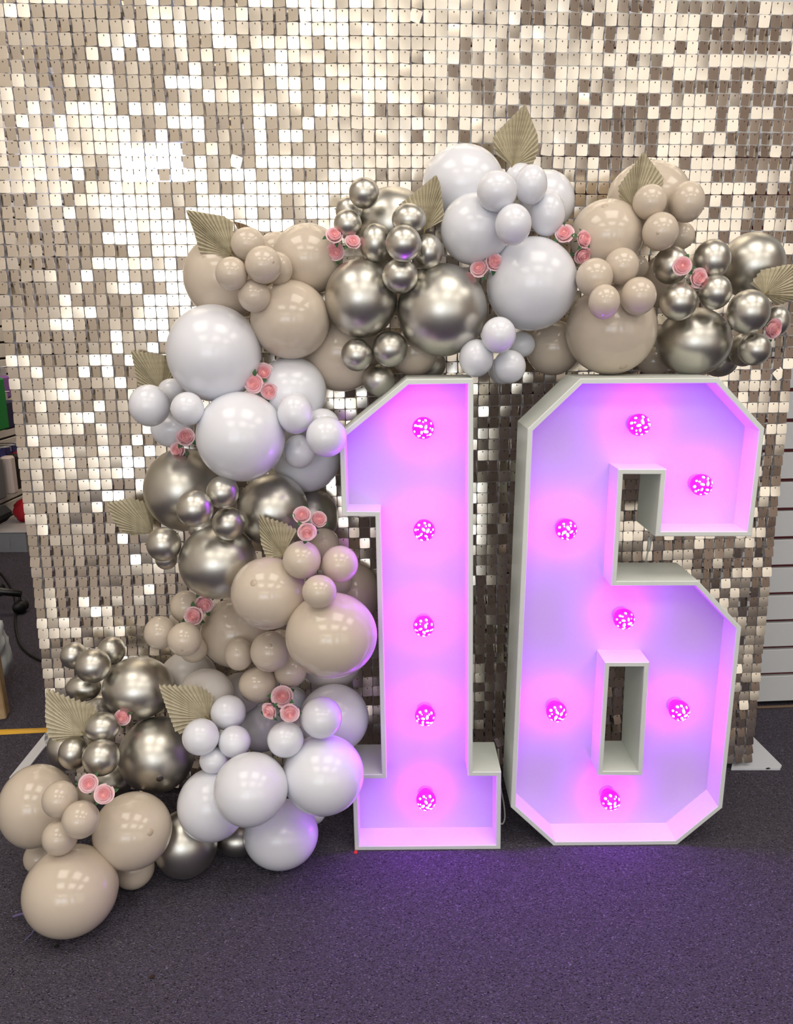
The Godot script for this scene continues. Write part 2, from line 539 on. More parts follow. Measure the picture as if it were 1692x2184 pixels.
func shimmer_wall() -> void:
	var root := thing("shimmer_wall", "champagne gold sequin tile backdrop wall behind the balloons and numbers", "backdrop")
	root.transform = Transform3D(Basis(Vector3.UP, deg_to_rad(3.6)), Vector3(0, 0, -0.32))
	var pitch := 0.03
	var cols := 70
	var rows := 70
	var x0 := -1.005
	var y1 := 2.112
	# seven by seven clip-on plastic panels, one shared mesh
	var st := st_new()
	for k in 10:
		add_box(st, Vector3(0.15, -0.006 - k * pitch, -0.004), Vector3(0.2975, 0.013, 0.003))
	for k in 5:
		add_box(st, Vector3(0.03 + k * 0.06, -0.15, -0.0062), Vector3(0.004, 0.299, 0.0024))
	var panel := done(st)
	var rng := RandomNumberGenerator.new()
	rng.seed = 20
	var shift := {}
	for py in 7:
		for px in 7:
			var o := part("panel", panel, M.grid, root, Vector3(x0 + px * 0.3, y1 + 0.004 - py * 0.3, 0))
			var s := Vector3(rng.randfn() * 0.0007, rng.randfn() * 0.0008, rng.randfn() * 0.012)
			shift[Vector2i(px, py)] = s
			o.position += Vector3(s.x, s.y, 0)
	# frame posts and floor plates
	for x in [x0 + 0.02, x0 + 1.05, x0 + 2.08]:
		part("post", box(Vector3(0.025, 2.1, 0.025), 0.003), M.steel, root, Vector3(x, 1.06, -0.03))
	for y in [0.03, 2.08]:
		part("rail", box(Vector3(2.08, 0.025, 0.025), 0.003), M.steel, root, Vector3(x0 + 1.05, y, -0.03))
	# tiles
	var tile := tile_mesh()
	var wave := FastNoiseLite.new()
	wave.seed = 5
	wave.frequency = 0.9
	var spots := FastNoiseLite.new()
	spots.seed = 11
	spots.frequency = 2.2
	var singles := []
	var crowd: Array[Transform3D] = []
	for r in rows:
		for c in cols:
			var pos := Vector3(x0 + (c + 0.5) * pitch, y1 - r * pitch, 0)
			var s: Vector3 = shift[Vector2i(c / 10, r / 10)]
			var fx := float(c) / cols
			var fy := float(r) / rows
			var p_turned := clampf(TURN_A + TURN_X * (fx - 0.5) + TURN_Y * (fy - 0.5) + spots.get_noise_2d(pos.x, pos.y) * 0.9, 0.08, 0.92)
			var yaw := rng.randfn() * deg_to_rad(1.2)
			var pit := deg_to_rad(lerpf(PITCH_TOP, PITCH_LOW, fy)) + rng.randfn() * deg_to_rad(1.8) + wave.get_noise_2d(pos.x * 2.0, pos.y * 2.0) * deg_to_rad(2.2) + s.z
			if rng.randf() < p_turned:
				var way := 1.0 if fx > 0.42 + 0.12 * wave.get_noise_2d(pos.x, pos.y + 9.0) else -1.0
				yaw += way * deg_to_rad(rng.randf_range(5.0, 21.0))
				pit += deg_to_rad(rng.randf_range(-3.0, 3.0))
			var roll := rng.randfn() * deg_to_rad(1.0)
			if rng.randf() < 0.012: roll = rng.randfn() * deg_to_rad(9.0)
			var b := Basis(Vector3.BACK, roll) * Basis(Vector3.UP, yaw) * Basis(Vector3.RIGHT, pit)
			for f in [[1.039, 1.213, 0.7, 0.0], [-0.393, 1.766, -0.3, 0.0], [0.055, 2.07, -0.35, 0.0], [1.0, 0.012, 0.75, 0.0], [1.035, 0.012, -0.45, 0.0]]:
				if absf(pos.x - f[0]) < 0.0151 and absf(pos.y - f[1]) < 0.0151:
					b = Basis(Vector3.BACK, f[2]) * Basis(Vector3.RIGHT, deg_to_rad(lerpf(PITCH_TOP, PITCH_LOW, fy)))
			var tr := Transform3D(b, pos + Vector3(s.x, s.y, 0.0022 + absf(sin(yaw)) * 0.002))
			if r >= 1 and r <= 5 and singles.size() < 300 and c < 68: singles.append(tr)
			else: crowd.append(tr)
	for tr in singles:
		var o := part("tile", tile, null, root)
		o.transform = tr
	var mm := MultiMesh.new()
	mm.transform_format = MultiMesh.TRANSFORM_3D
	mm.mesh = tile
	mm.instance_count = crowd.size()
	for i in crowd.size():
		mm.set_instance_transform(i, crowd[i])
	var mi := MultiMeshInstance3D.new()
	mi.name = "tile_field"
	mi.multimesh = mm
	mi.set_meta("kind", "stuff")
	root.add_child(mi)
	# the floor plates of the stand
	var q := root.transform.affine_inverse()
	var fr: Array = [Vector3(1.1686, 0.0040, -0.6446), Vector3(1.1860, 0.0040, -0.3833), Vector3(1.1716, 0.0040, -0.3649), Vector3(1.0227, 0.0040, -0.3673)]
	var fl: Array = [Vector3(-1.1853, 0.0040, -0.6537), Vector3(-1.1974, 0.0040, -0.6219), Vector3(-1.1913, 0.0040, -0.3527), Vector3(-1.0038, 0.0040, -0.3498)]
	for k in 2:
		var pl := []
		for p in [fr, fl][k]:
			var v: Vector3 = q * p
			pl.append(Vector2(v.x, -v.z))
		if not Geometry2D.is_polygon_clockwise(PackedVector2Array(pl)): pl.reverse()
		var o: MeshInstance3D
		if k == 0: o = part("foot_plate", slab([pl], 0.0, 0.006), M.steel, root)
		else: o = part("foot_plate", frame(pl, [Vector2(0, 0.0), Vector2(0, 0.006), Vector2(0.035, 0.006), Vector2(0.035, 0.0)]), M.steel, root)
		o.rotation.x = -PI / 2
		o.position.y = 0.001
	var slot := part("bolt_slot", box(Vector3(0.012, 0.001, 0.006)), M.dark, root, q * Vector3(1.135, 0.0078, -0.365))
	slot.rotation.y = 0.2

const TURN_A := 0.58
const TURN_X := -0.06
const TURN_Y := 0.1
const PITCH_TOP := 5.5
const PITCH_LOW := -15.0

# ---------------------------------------------------------------- marquee numbers
func bulb(parent: Node3D, at: Vector3, sd: int, panel_z: float) -> void:
	var b := Node3D.new()
	b.name = "bulb"
	parent.add_child(b, true)
	b.position = at
	var prof := []
	for k in 13:
		var a := 2.45 * k / 12.0
		prof.append(Vector2(sin(a), cos(a)) * 0.0262)
	prof.append(Vector2(0.0155, panel_z - at.z + 0.001))
	part("globe", lathe_z(prof, 28), M.globe, b)
	var st := st_new()
	var rng := RandomNumberGenerator.new()
	rng.seed = sd
	for ring in [[4, 0.34, 0.0062, 0.0036], [9, 0.95, 0.0042, 0.0034], [5, 0.68, 0.0028, 0.0022]]:
		for k in ring[0]:
			var ph: float = TAU * (k + 0.3 * rng.randf()) / ring[0] + ring[1] * 2.0 + sd
			var th: float = ring[1] + rng.randf_range(-0.06, 0.06)
			var d := Vector3(sin(th) * cos(ph), sin(th) * sin(ph), cos(th))
			var side := d.cross(Vector3.BACK).normalized()
			var bs := Basis(d.cross(side).normalized(), d, side) * Basis(Vector3.UP, 0.5)
			if bs.determinant() < 0: bs.z = -bs.z
			add_blob(st, d * 0.0262, Vector3(ring[2], 0.0011, ring[3]) * rng.randf_range(0.8, 1.15), bs, 8, 5)
	part("facets", done(st), M.facet, b).set_meta("kind", "stuff")
	part("lamp_base", lathe_z([Vector2(0.0, 0.006), Vector2(0.019, 0.006), Vector2(0.02, 0.0), Vector2(0.02, -0.002)], 24), M.socket, b, Vector3(0, 0, panel_z - at.z))
	var l := OmniLight3D.new()
	l.name = "bulb_light"
	l.light_color = Color(0.66, 0.04, 1.0)
	l.light_energy = BULB
	l.light_size = 0.02
	l.omni_range = 8.0
	l.omni_attenuation = 2.0
	l.shadow_enabled = true
	b.add_child(l)

const BULB := 0.042
const WIN := 4.0
const WIN_SIDE := 0.95
const CEIL := 2.0

func cabinet_section(t: float, depth: float) -> Array:
	var c := 0.0016
	return [Vector2(0, -depth), Vector2(0, -c), Vector2(c, 0), Vector2(t - c, 0), Vector2(t, -c), Vector2(t, -depth)]

func numbers() -> void:
	M.globe = glow(Color(0.93, 0.06, 1.0), 0.85)
	M.facet = glow(Color(1.0, 0.93, 1.0), 1.6)
	M.socket = mat(Color(0.85, 0.5, 0.9), 0.4)
	var one: Array = [Vector2(0.0256, 1.2233), Vector2(0.1780, 1.2239), Vector2(0.1897, 0.2270), Vector2(0.2628, 0.2263), Vector2(0.2660, 0.0000), Vector2(-0.1177, 0.0000), Vector2(-0.1197, 0.2225), Vector2(-0.0435, 0.2222), Vector2(-0.0503, 0.9024), Vector2(-0.1292, 0.9039), Vector2(-0.1307, 1.0976)]
	var six: Array = [Vector2(0.4244, 1.2209), Vector2(0.7418, 1.2197), Vector2(0.8584, 1.1026), Vector2(0.8527, 0.8423), Vector2(0.6209, 0.8444), Vector2(0.6244, 0.9958), Vector2(0.5350, 0.9970), Vector2(0.5341, 0.7327), Vector2(0.7332, 0.7313), Vector2(0.8493, 0.6104), Vector2(0.8449, 0.1085), Vector2(0.7346, 0.0000), Vector2(0.4074, 0.0000), Vector2(0.2916, 0.1156), Vector2(0.3067, 1.1062)]
	var hole: Array = [Vector2(0.5286, 0.5084), Vector2(0.6153, 0.5076), Vector2(0.6174, 0.2174), Vector2(0.5269, 0.2183)]
	var pz := -0.078
	var a := thing("number_sign", "white boxed marquee number 1 with five glowing magenta bulbs", "light sign", Vector3.ZERO, "marquee numbers")
	part("cabinet", frame(one, cabinet_section(0.0125, 0.15)), M.white_paint, a)
	part("back_panel", slab([inset(one, 0.006)], pz - 0.008, pz), M.panel, a)
	var i := 0
	for p in [Vector3(0.0648, 1.1063, -0.0420), Vector3(0.0669, 0.8570, -0.0420), Vector3(0.0656, 0.6096, -0.0420), Vector3(0.0691, 0.3644, -0.0420), Vector3(0.0715, 0.1203, -0.0420)]:
		bulb(a, p, i, pz)
		i += 1
	var b := thing("number_sign", "white boxed marquee number 6 with seven glowing magenta bulbs", "light sign", Vector3(0, 0, -0.012), "marquee numbers")
	part("cabinet", frame(six, cabinet_section(0.0125, 0.155)), M.white_paint, b)
	var grown := inset(hole, -0.0125)
	part("counter_frame", frame(grown, cabinet_section(0.0125, 0.155)), M.white_paint, b)
	var face := PackedVector2Array(inset(six, 0.006))
	var cut := PackedVector2Array(inset(hole, -0.006))
	var mid: float = (hole[0].x + hole[1].x + hole[2].x + hole[3].x) / 4.0
	var pieces := []
	for s in [0, 1]:
		var half := PackedVector2Array([Vector2(mid - 5.0 * (1 - s), -1), Vector2(mid - 5.0 * (1 - s), 3), Vector2(mid + 5.0 * s, 3), Vector2(mid + 5.0 * s, -1)])
		for q in Geometry2D.intersect_polygons(face, half):
			for w in Geometry2D.clip_polygons(q, cut):
				pieces.append(Array(w))
	part("back_panel", slab(pieces, pz - 0.008, pz), M.panel, b)
	for p in [Vector3(0.5775, 1.1081, -0.0540), Vector3(0.7373, 0.9614, -0.0540), Vector3(0.4152, 0.8531, -0.0540), Vector3(0.5698, 0.6190, -0.0540), Vector3(0.4094, 0.3668, -0.0540), Vector3(0.7274, 0.3665, -0.0540), Vector3(0.5627, 0.1077, -0.0540)]:
		bulb(b, p + Vector3(0, 0, 0.012), i, pz)
		i += 1

# ---------------------------------------------------------------- balloons
func balloons() -> void:
	var prof := []
	for k in 37:
		var a := PI * k / 36.0
		var z := cos(a)
		var r := sin(a)
		if k > 26:
			var e := (k - 26) / 10.0
			z -= 0.07 * e * e
		prof.append(Vector2(maxf(r, 0.0), z))
	balloon_mesh = lathe_z(prof, 56)
	knot_mesh = lathe_z([Vector2(0.0, -1.05), Vector2(0.03, -1.06), Vector2(0.045, -1.1), Vector2(0.03, -1.13), Vector2(0.05, -1.17), Vector2(0.07, -1.19), Vector2(0.0, -1.185)], 12)
	var words := {"w": "white balloons of the garland", "p": "white balloons of the garland", "t": "taupe balloons of the garland", "c": "chrome balloons of the garland"}
	var rows := [
		["t", Vector3(-0.4101, 1.4583, -0.1613), Vector3(0.0959, 0.0974, 0.0967), "large taupe balloon behind the leftmost upper palm leaf, above the big white balloon"],
		["t", Vector3(-0.2899, 1.5218, -0.2387), Vector3(0.0529, 0.0487, 0.0508), "taupe balloon peeping between two others just right of the upper left palm leaf"],
		["t", Vector3(-0.2082, 1.4988, -0.1637), Vector3(0.0849, 0.0825, 0.0837), "large taupe balloon left of the rose trio beside the chrome cluster"],
		["t", Vector3(-0.2461, 1.3578, -0.0915), Vector3(0.0928, 0.0910, 0.0919), "glossy large taupe balloon between big white balloon and left chrome balloon, over the number 1"],
		["t", Vector3(-0.3319, 1.5260, -0.0657), Vector3(0.0387, 0.0363, 0.0375), "small taupe balloon at the tip-side right edge of the upper left palm leaf"],
		["t", Vector3(-0.3578, 1.4564, 0.0108), Vector3(0.0353, 0.0365, 0.0359), "small taupe balloon under the upper left palm leaf, leftmost of its cluster"],
		["t", Vector3(-0.2865, 1.4743, 0.0134), Vector3(0.0400, 0.0402, 0.0401), "small taupe balloon nearest the viewer in the upper left taupe cluster"],
		["t", Vector3(-0.3138, 1.4100, -0.0108), Vector3(0.0361, 0.0364, 0.0363), "small taupe balloon lowest in the upper left taupe cluster"],
		["t", Vector3(-0.2647, 1.4707, -0.0554), Vector3(0.0327, 0.0367, 0.0346), "small taupe balloon half hidden behind the nearest one of the upper left cluster"],
		["w", Vector3(-0.4219, 1.2827, -0.0590), Vector3(0.1087, 0.1115, 0.1101), "largest white balloon at upper left, left of the rose trio"],
		["w", Vector3(-0.2524, 1.1876, -0.1154), Vector3(0.0846, 0.0855, 0.0851), "white balloon tucked right of the rose trio below the glossy taupe balloon"],
		["w", Vector3(-0.5765, 1.1650, -0.0403), Vector3(0.0472, 0.0490, 0.0481), "small white balloon at the far left below a palm leaf"],
		["w", Vector3(-0.4680, 1.1644, 0.0369), Vector3(0.0367, 0.0376, 0.0372), "small white balloon left of the second big white balloon, front of its cluster"],
		["w", Vector3(-0.5529, 1.1852, -0.1485), Vector3(0.0345, 0.0355, 0.0350), "small white balloon half hidden at the palm leaf left of the largest upper white balloon"],
		["w", Vector3(-0.5641, 1.0928, -0.1733), Vector3(0.0536, 0.0471, 0.0502), "small white balloon behind the two-rose pair above the left chrome balloon"],
		["w", Vector3(-0.3595, 1.0946, -0.0040), Vector3(0.1024, 0.1039, 0.1031), "big white balloon under the rose trio, left of the top of the number 1"],
		["w", Vector3(-0.2323, 1.0124, -0.2000), Vector3(0.0878, 0.0893, 0.0886), "white balloon half hidden behind three small ones beside the number 1"],
		["w", Vector3(-0.2294, 1.1489, 0.0105), Vector3(0.0404, 0.0468, 0.0435), "small white balloon right of the second big white balloon, upper one by the number 1"],
		["w", Vector3(-0.1554, 1.1017, 0.0600), Vector3(0.0455, 0.0454, 0.0455), "small violet-lit white balloon touching the left edge of the number 1"],
		["w", Vector3(-0.2335, 1.0482, -0.0731), Vector3(0.0382, 0.0418, 0.0400), "small white balloon lowest of three beside the number 1 flag"],
		["w", Vector3(-0.1748, 1.1148, -0.0628), Vector3(0.0401, 0.0378, 0.0389), "small white balloon mostly hidden behind the violet-lit one at the number 1"],
		["t", Vector3(-0.1353, 1.2774, -0.2033), Vector3(0.0986, 0.0969, 0.0977), "dull taupe balloon behind the small chrome cluster above the number 1"],
		["c", Vector3(-0.5448, 0.9371, -0.1711), Vector3(0.1012, 0.1059, 0.1035), "large chrome balloon at left under the two-rose pair"],
		["c", Vector3(-0.3064, 0.8973, -0.0946), Vector3(0.0875, 0.0921, 0.0898), "large chrome balloon right of the small chrome cluster, behind a palm leaf"],
		["c", Vector3(-0.4370, 0.7841, -0.0308), Vector3(0.0938, 0.0902, 0.0920), "large chrome balloon lowest in the left chrome group, reflecting pink roses"],
		["c", Vector3(-0.4557, 0.9435, 0.0785), Vector3(0.0411, 0.0424, 0.0417), "small chrome balloon nearest the viewer between the large left chrome balloons"],
		["c", Vector3(-0.4004, 0.9720, 0.0363), Vector3(0.0369, 0.0378, 0.0374), "small chrome balloon topmost of the cluster in front of the left chrome balloons"],
		["c", Vector3(-0.3945, 0.8927, 0.0180), Vector3(0.0388, 0.0396, 0.0392), "small chrome balloon right of its cluster, in front of the lowest large chrome one"],
		["c", Vector3(-0.4875, 0.8508, -0.1037), Vector3(0.0343, 0.0353, 0.0348), "small chrome balloon tucked low behind two others in the left chrome cluster"],
		["c", Vector3(-0.5592, 0.8365, -0.0102), Vector3(0.0410, 0.0416, 0.0413), "small chrome balloon at the stem of the far left palm leaf"],
		["c", Vector3(-0.5729, 0.7818, -0.0665), Vector3(0.0269, 0.0256, 0.0262), "tiny chrome balloon showing under the one at the far left palm leaf"],
		["c", Vector3(-0.2266, 0.8490, -0.2212), Vector3(0.0718, 0.0771, 0.0744), "dark chrome balloon behind the rose trio beside the number 1"],
		["t", Vector3(-0.3028, 0.7323, 0.0528), Vector3(0.0882, 0.0856, 0.0869), "large beige balloon under a palm leaf, between chrome and pink-lit balloons"],
		["t", Vector3(-0.4383, 0.5385, -0.1855), Vector3(0.0918, 0.0939, 0.0928), "beige balloon behind the small ones, right of the lower two-rose pair"],
		["t", Vector3(-0.1528, 0.6492, 0.1109), Vector3(0.1056, 0.0983, 0.1019), "largest beige balloon with violet rim light touching the stem of the number 1"],
		["t", Vector3(-0.2181, 0.8216, 0.0808), Vector3(0.0438, 0.0440, 0.0439), "small beige balloon under the rose trio at the palm leaf stem"],
		["t", Vector3(-0.1329, 0.8042, 0.0597), Vector3(0.0429, 0.0429, 0.0429), "small pink-lit beige balloon nearest to the number 1 stem"],
		["t", Vector3(-0.1720, 0.7719, 0.1603), Vector3(0.0382, 0.0371, 0.0376), "small beige balloon lowest of the cluster above the largest beige balloon"],
		["t", Vector3(-0.1877, 0.8006, -0.1296), Vector3(0.0406, 0.0407, 0.0406), "small beige balloon behind the roses beside the number 1"],
		["t", Vector3(-0.1533, 0.6958, -0.1493), Vector3(0.0366, 0.0354, 0.0360), "small beige balloon half hidden under the pink-lit one"],
		["t", Vector3(-0.1156, 0.6348, -0.2280), Vector3(0.0663, 0.0839, 0.0746), "shaded brown balloon in the gap beside the number 1 stem"],
		["t", Vector3(-0.5544, 0.6289, -0.1443), Vector3(0.0404, 0.0428, 0.0416), "small beige balloon behind the lower two-rose pair at left"],
		["t", Vector3(-0.5978, 0.5943, -0.0503), Vector3(0.0396, 0.0420, 0.0408), "small beige balloon leftmost against the shimmer wall, below the two-rose pair"],
		["t", Vector3(-0.5269, 0.5915, -0.0127), Vector3(0.0415, 0.0424, 0.0419), "small beige balloon in front, just below the two-rose pair"],
		["t", Vector3(-0.5327, 0.5244, -0.1076), Vector3(0.0356, 0.0350, 0.0353), "small beige balloon peeping out below the front one under the two-rose pair"],
		["t", Vector3(-0.4051, 0.5297, -0.0622), Vector3(0.0364, 0.0424, 0.0393), "small beige balloon left of the nearest one in the middle cluster"],
		["t", Vector3(-0.3172, 0.5548, -0.0183), Vector3(0.0496, 0.0506, 0.0501), "small beige balloon nearest the viewer in the middle cluster, with a dark tip"],
		["t", Vector3(-0.3609, 0.4463, -0.0598), Vector3(0.0487, 0.0460, 0.0473), "small beige balloon lowest in the middle cluster, above the rose trio"],
		["t", Vector3(-0.2773, 0.4765, -0.0715), Vector3(0.0413, 0.0409, 0.0411), "small beige balloon right in the middle cluster, under the largest beige balloon"],
		["t", Vector3(-0.3147, 0.5159, -0.1639), Vector3(0.0373, 0.0372, 0.0372), "small beige balloon hidden behind the nearest of the middle cluster"],
		["p", Vector3(-0.5761, 0.3991, -0.1922), Vector3(0.0798, 0.0795, 0.0796), "pearly white balloon behind the lower chrome balloon and small beige ones"],
		["p", Vector3(-0.4982, 0.4075, -0.0692), Vector3(0.0734, 0.0735, 0.0735), "greyish pearl balloon above the lower middle palm leaf"],
		["p", Vector3(-0.4391, 0.3528, -0.2043), Vector3(0.0588, 0.0559, 0.0573), "greyish pearl balloon in the gap left of the lowest small beige one"],
		["p", Vector3(-0.1845, 0.4506, -0.2116), Vector3(0.0863, 0.0839, 0.0851), "pearl balloon showing under the largest beige balloon near the number 1"],
		["w", Vector3(-0.1694, 0.3347, -0.0886), Vector3(0.0913, 0.0887, 0.0900), "violet-shaded white balloon behind a small one at the number 1 stem"],
		["w", Vector3(-0.4229, 0.4090, 0.0198), Vector3(0.0434, 0.0430, 0.0432), "small white balloon beside the lower middle palm leaf"],
		["w", Vector3(-0.4712, 0.3926, 0.1087), Vector3(0.0434, 0.0430, 0.0432), "small white balloon at the foot of the lower middle palm leaf"],
		["w", Vector3(-0.3951, 0.3696, 0.0917), Vector3(0.0388, 0.0380, 0.0384), "small white balloon in the centre of the lower white cluster"],
		["w", Vector3(-0.4463, 0.3251, 0.1005), Vector3(0.0342, 0.0302, 0.0322), "small white balloon lowest of the cluster left above the big white ones"],
		["w", Vector3(-0.1808, 0.4459, 0.1200), Vector3(0.0483, 0.0481, 0.0482), "small violet-lit white balloon right of the lower rose trio"],
		["w", Vector3(-0.2653, 0.3998, 0.1370), Vector3(0.0425, 0.0413, 0.0419), "small white balloon just under the lower rose trio"],
		["w", Vector3(-0.2898, 0.3285, -0.2104), Vector3(0.0350, 0.0331, 0.0341), "small white balloon peeping out behind the top rose of the lower trio"],
		["w", Vector3(-0.3839, 0.2451, -0.2095), Vector3(0.0677, 0.0675, 0.0676), "white balloon half hidden behind the lower rose trio"],
		["w", Vector3(-0.3423, 0.3031, 0.1898), Vector3(0.0852, 0.0829, 0.0840), "big white balloon front centre in the lower white group"],
		["w", Vector3(-0.4540, 0.2131, 0.1118), Vector3(0.0833, 0.0867, 0.0850), "big white balloon left and behind in the lower white group"],
		["w", Vector3(-0.1805, 0.2984, 0.1228), Vector3(0.0972, 0.0938, 0.0955), "big white balloon glowing violet at the foot of the number 1"],
		["w", Vector3(-0.3012, 0.0842, 0.0470), Vector3(0.0946, 0.0842, 0.0892), "big white balloon resting on the carpet left of the number 1 base"],
		["w", Vector3(-0.2289, 0.0835, -0.0451), Vector3(0.0335, 0.0303, 0.0319), "small violet piece of balloon behind the big white ones at the number 1 base"],
		["c", Vector3(-0.5363, 0.0826, 0.0793), Vector3(0.0785, 0.0826, 0.0805), "chrome balloon resting on the carpet between taupe and white balloons"],
		["c", Vector3(-0.4221, 0.0435, 0.0056), Vector3(0.0552, 0.0430, 0.0488), "dark chrome balloon low in the shade under the big white ones"],
		["c", Vector3(-0.6737, 0.4338, -0.0728), Vector3(0.0902, 0.0796, 0.0847), "large chrome balloon upper one at lower left, above the single rose"],
		["c", Vector3(-0.6227, 0.2723, -0.0200), Vector3(0.0954, 0.0959, 0.0957), "large chrome balloon lower one at lower left, right of the single rose"],
		["c", Vector3(-0.8578, 0.5000, -0.1317), Vector3(0.0333, 0.0354, 0.0344), "small chrome balloon topmost left of the lower left cluster"],
		["c", Vector3(-0.7579, 0.5104, -0.1362), Vector3(0.0351, 0.0379, 0.0365), "small chrome balloon topmost right of the lower left cluster"],
		["c", Vector3(-0.7671, 0.5154, -0.0300), Vector3(0.0430, 0.0429, 0.0430), "small chrome balloon in front of the upper three at lower left"],
		["c", Vector3(-0.8188, 0.4317, -0.0800), Vector3(0.0443, 0.0346, 0.0391), "small chrome balloon just above the lower left palm leaf"],
		["c", Vector3(-0.7303, 0.3851, 0.0434), Vector3(0.0423, 0.0369, 0.0395), "small chrome balloon left of the single rose"],
		["c", Vector3(-0.8003, 0.3251, 0.0600), Vector3(0.0353, 0.0409, 0.0380), "small chrome balloon under the lower left palm leaf"],
		["c", Vector3(-0.7146, 0.3387, 0.1064), Vector3(0.0433, 0.0431, 0.0432), "small chrome balloon above the lowest two-rose pair"],
		["c", Vector3(-0.8796, 0.2571, -0.0800), Vector3(0.0506, 0.0561, 0.0533), "dark chrome balloon behind the lower left palm leaf stem"],
		["c", Vector3(-0.8361, 0.3046, -0.2170), Vector3(0.0370, 0.0384, 0.0377), "dark chrome balloon in the shade behind the lower left palm leaf"],
		["c", Vector3(-0.7846, 0.1479, -0.1000), Vector3(0.0622, 0.0506, 0.0561), "dull chrome balloon behind the lowest two-rose pair"],
		["t", Vector3(-0.8862, 0.2056, 0.1000), Vector3(0.0881, 0.1004, 0.0940), "large taupe balloon at the lower left picture edge"],
		["t", Vector3(-0.6357, 0.1758, 0.1593), Vector3(0.0914, 0.0883, 0.0898), "large taupe balloon right of the lowest two-rose pair"],
		["t", Vector3(-0.7492, 0.0977, 0.2654), Vector3(0.1041, 0.0977, 0.1008), "largest taupe balloon, lowest of all, resting on the carpet"],
		["t", Vector3(-0.7643, 0.3098, 0.2339), Vector3(0.0390, 0.0408, 0.0399), "small taupe balloon topmost of three at the lower left corner"],
		["t", Vector3(-0.7035, 0.2867, 0.2761), Vector3(0.0396, 0.0407, 0.0401), "small taupe balloon right of three under the lowest two-rose pair"],
		["t", Vector3(-0.7611, 0.2321, 0.2615), Vector3(0.0384, 0.0386, 0.0385), "small taupe balloon lowest of three, above the largest taupe balloon"],
		["t", Vector3(-0.9093, 0.0407, 0.0704), Vector3(0.0402, 0.0404, 0.0403), "taupe balloon peeping out behind the left of the largest taupe balloon"],
		["t", Vector3(-0.6544, 0.0510, 0.1266), Vector3(0.0505, 0.0506, 0.0506), "taupe balloon behind and right of the largest taupe balloon"],
		["t", Vector3(-0.8040, 0.1753, -0.0000), Vector3(0.0316, 0.0320, 0.0318), "small taupe balloon hidden behind the lowest two-rose pair"],
		["c", Vector3(-0.0030, 1.5825, -0.2118), Vector3(0.0912, 0.0858, 0.0884), "large chrome balloon behind the top chrome cluster and the palm leaf"],
		["c", Vector3(-0.0784, 1.4044, -0.0926), Vector3(0.0848, 0.0900, 0.0874), "large chrome balloon left of two under the rose trio, above the number 1"],
		["c", Vector3(0.1108, 1.3762, -0.0934), Vector3(0.1054, 0.1066, 0.1060), "largest chrome balloon above the number 1, with violet reflection"],
		["c", Vector3(-0.0669, 1.6348, -0.0862), Vector3(0.0345, 0.0335, 0.0340), "small chrome balloon topmost of all chrome ones"],
		["c", Vector3(-0.1056, 1.6068, -0.1608), Vector3(0.0321, 0.0332, 0.0326), "small chrome balloon behind, just below the topmost chrome one"],
		["c", Vector3(-0.1055, 1.5688, -0.0865), Vector3(0.0320, 0.0322, 0.0321), "small chrome balloon right above the rose trio beside the taupe balloons"],
		["c", Vector3(-0.0424, 1.5261, -0.0819), Vector3(0.0365, 0.0437, 0.0399), "small chrome balloon left in the top cluster, right of the rose trio"],
		["c", Vector3(0.0204, 1.5161, 0.0138), Vector3(0.0387, 0.0387, 0.0387), "small chrome balloon nearest the viewer in the top chrome cluster"],
		["c", Vector3(0.0340, 1.5733, -0.0493), Vector3(0.0388, 0.0344, 0.0365), "small chrome balloon in front of the palm leaf in the top chrome cluster"],
		["c", Vector3(0.0774, 1.5047, -0.0588), Vector3(0.0329, 0.0394, 0.0360), "small chrome balloon right in the top cluster, next to a white balloon"],
		["c", Vector3(0.0130, 1.4512, -0.0236), Vector3(0.0404, 0.0383, 0.0393), "small chrome balloon lowest of the top cluster, between the two large chrome ones"],
		["c", Vector3(-0.0902, 1.2758, -0.0800), Vector3(0.0376, 0.0380, 0.0378), "small chrome balloon left of three above the number 1"],
		["c", Vector3(-0.0121, 1.2891, -0.0835), Vector3(0.0420, 0.0423, 0.0421), "small chrome balloon right of three above the number 1"],
		["c", Vector3(-0.0407, 1.2137, -0.1362), Vector3(0.0390, 0.0396, 0.0393), "small chrome balloon lowest of three, just above the slanted top of the number 1"],
		["t", Vector3(0.0456, 1.2774, -0.1917), Vector3(0.0608, 0.0585, 0.0596), "taupe balloon showing under the largest chrome balloon, above the number 1"],
		["c", Vector3(0.0813, 1.2423, -0.2683), Vector3(0.0511, 0.0407, 0.0456), "dark chrome balloon in the shade above the top of the number 1"],
		["w", Vector3(0.1680, 1.6736, -0.2231), Vector3(0.0983, 0.0902, 0.0942), "large white balloon top left of the white group, left of the tallest palm leaf"],
		["w", Vector3(0.3763, 1.6373, -0.2577), Vector3(0.0695, 0.0735, 0.0715), "white balloon at the right back of the top white group"],
		["w", Vector3(0.1878, 1.5576, -0.1079), Vector3(0.0809, 0.0797, 0.0803), "large white balloon in the middle of the top white group, right of the chrome cluster"],
		["w", Vector3(0.2257, 1.6268, -0.0233), Vector3(0.0438, 0.0428, 0.0433), "small white balloon left in the top white cluster"],
		["w", Vector3(0.3102, 1.6494, -0.0852), Vector3(0.0365, 0.0431, 0.0397), "small white balloon right under the tallest palm leaf"],
		["w", Vector3(0.3556, 1.5904, -0.1190), Vector3(0.0406, 0.0499, 0.0450), "small white balloon right in the top white cluster"],
		["w", Vector3(0.2605, 1.5552, -0.0032), Vector3(0.0395, 0.0434, 0.0414), "small white balloon lowest and nearest in the top white cluster"],
		["w", Vector3(0.3025, 1.6825, -0.1999), Vector3(0.0365, 0.0341, 0.0353), "small white balloon at the foot of the tallest palm leaf, behind two others"],
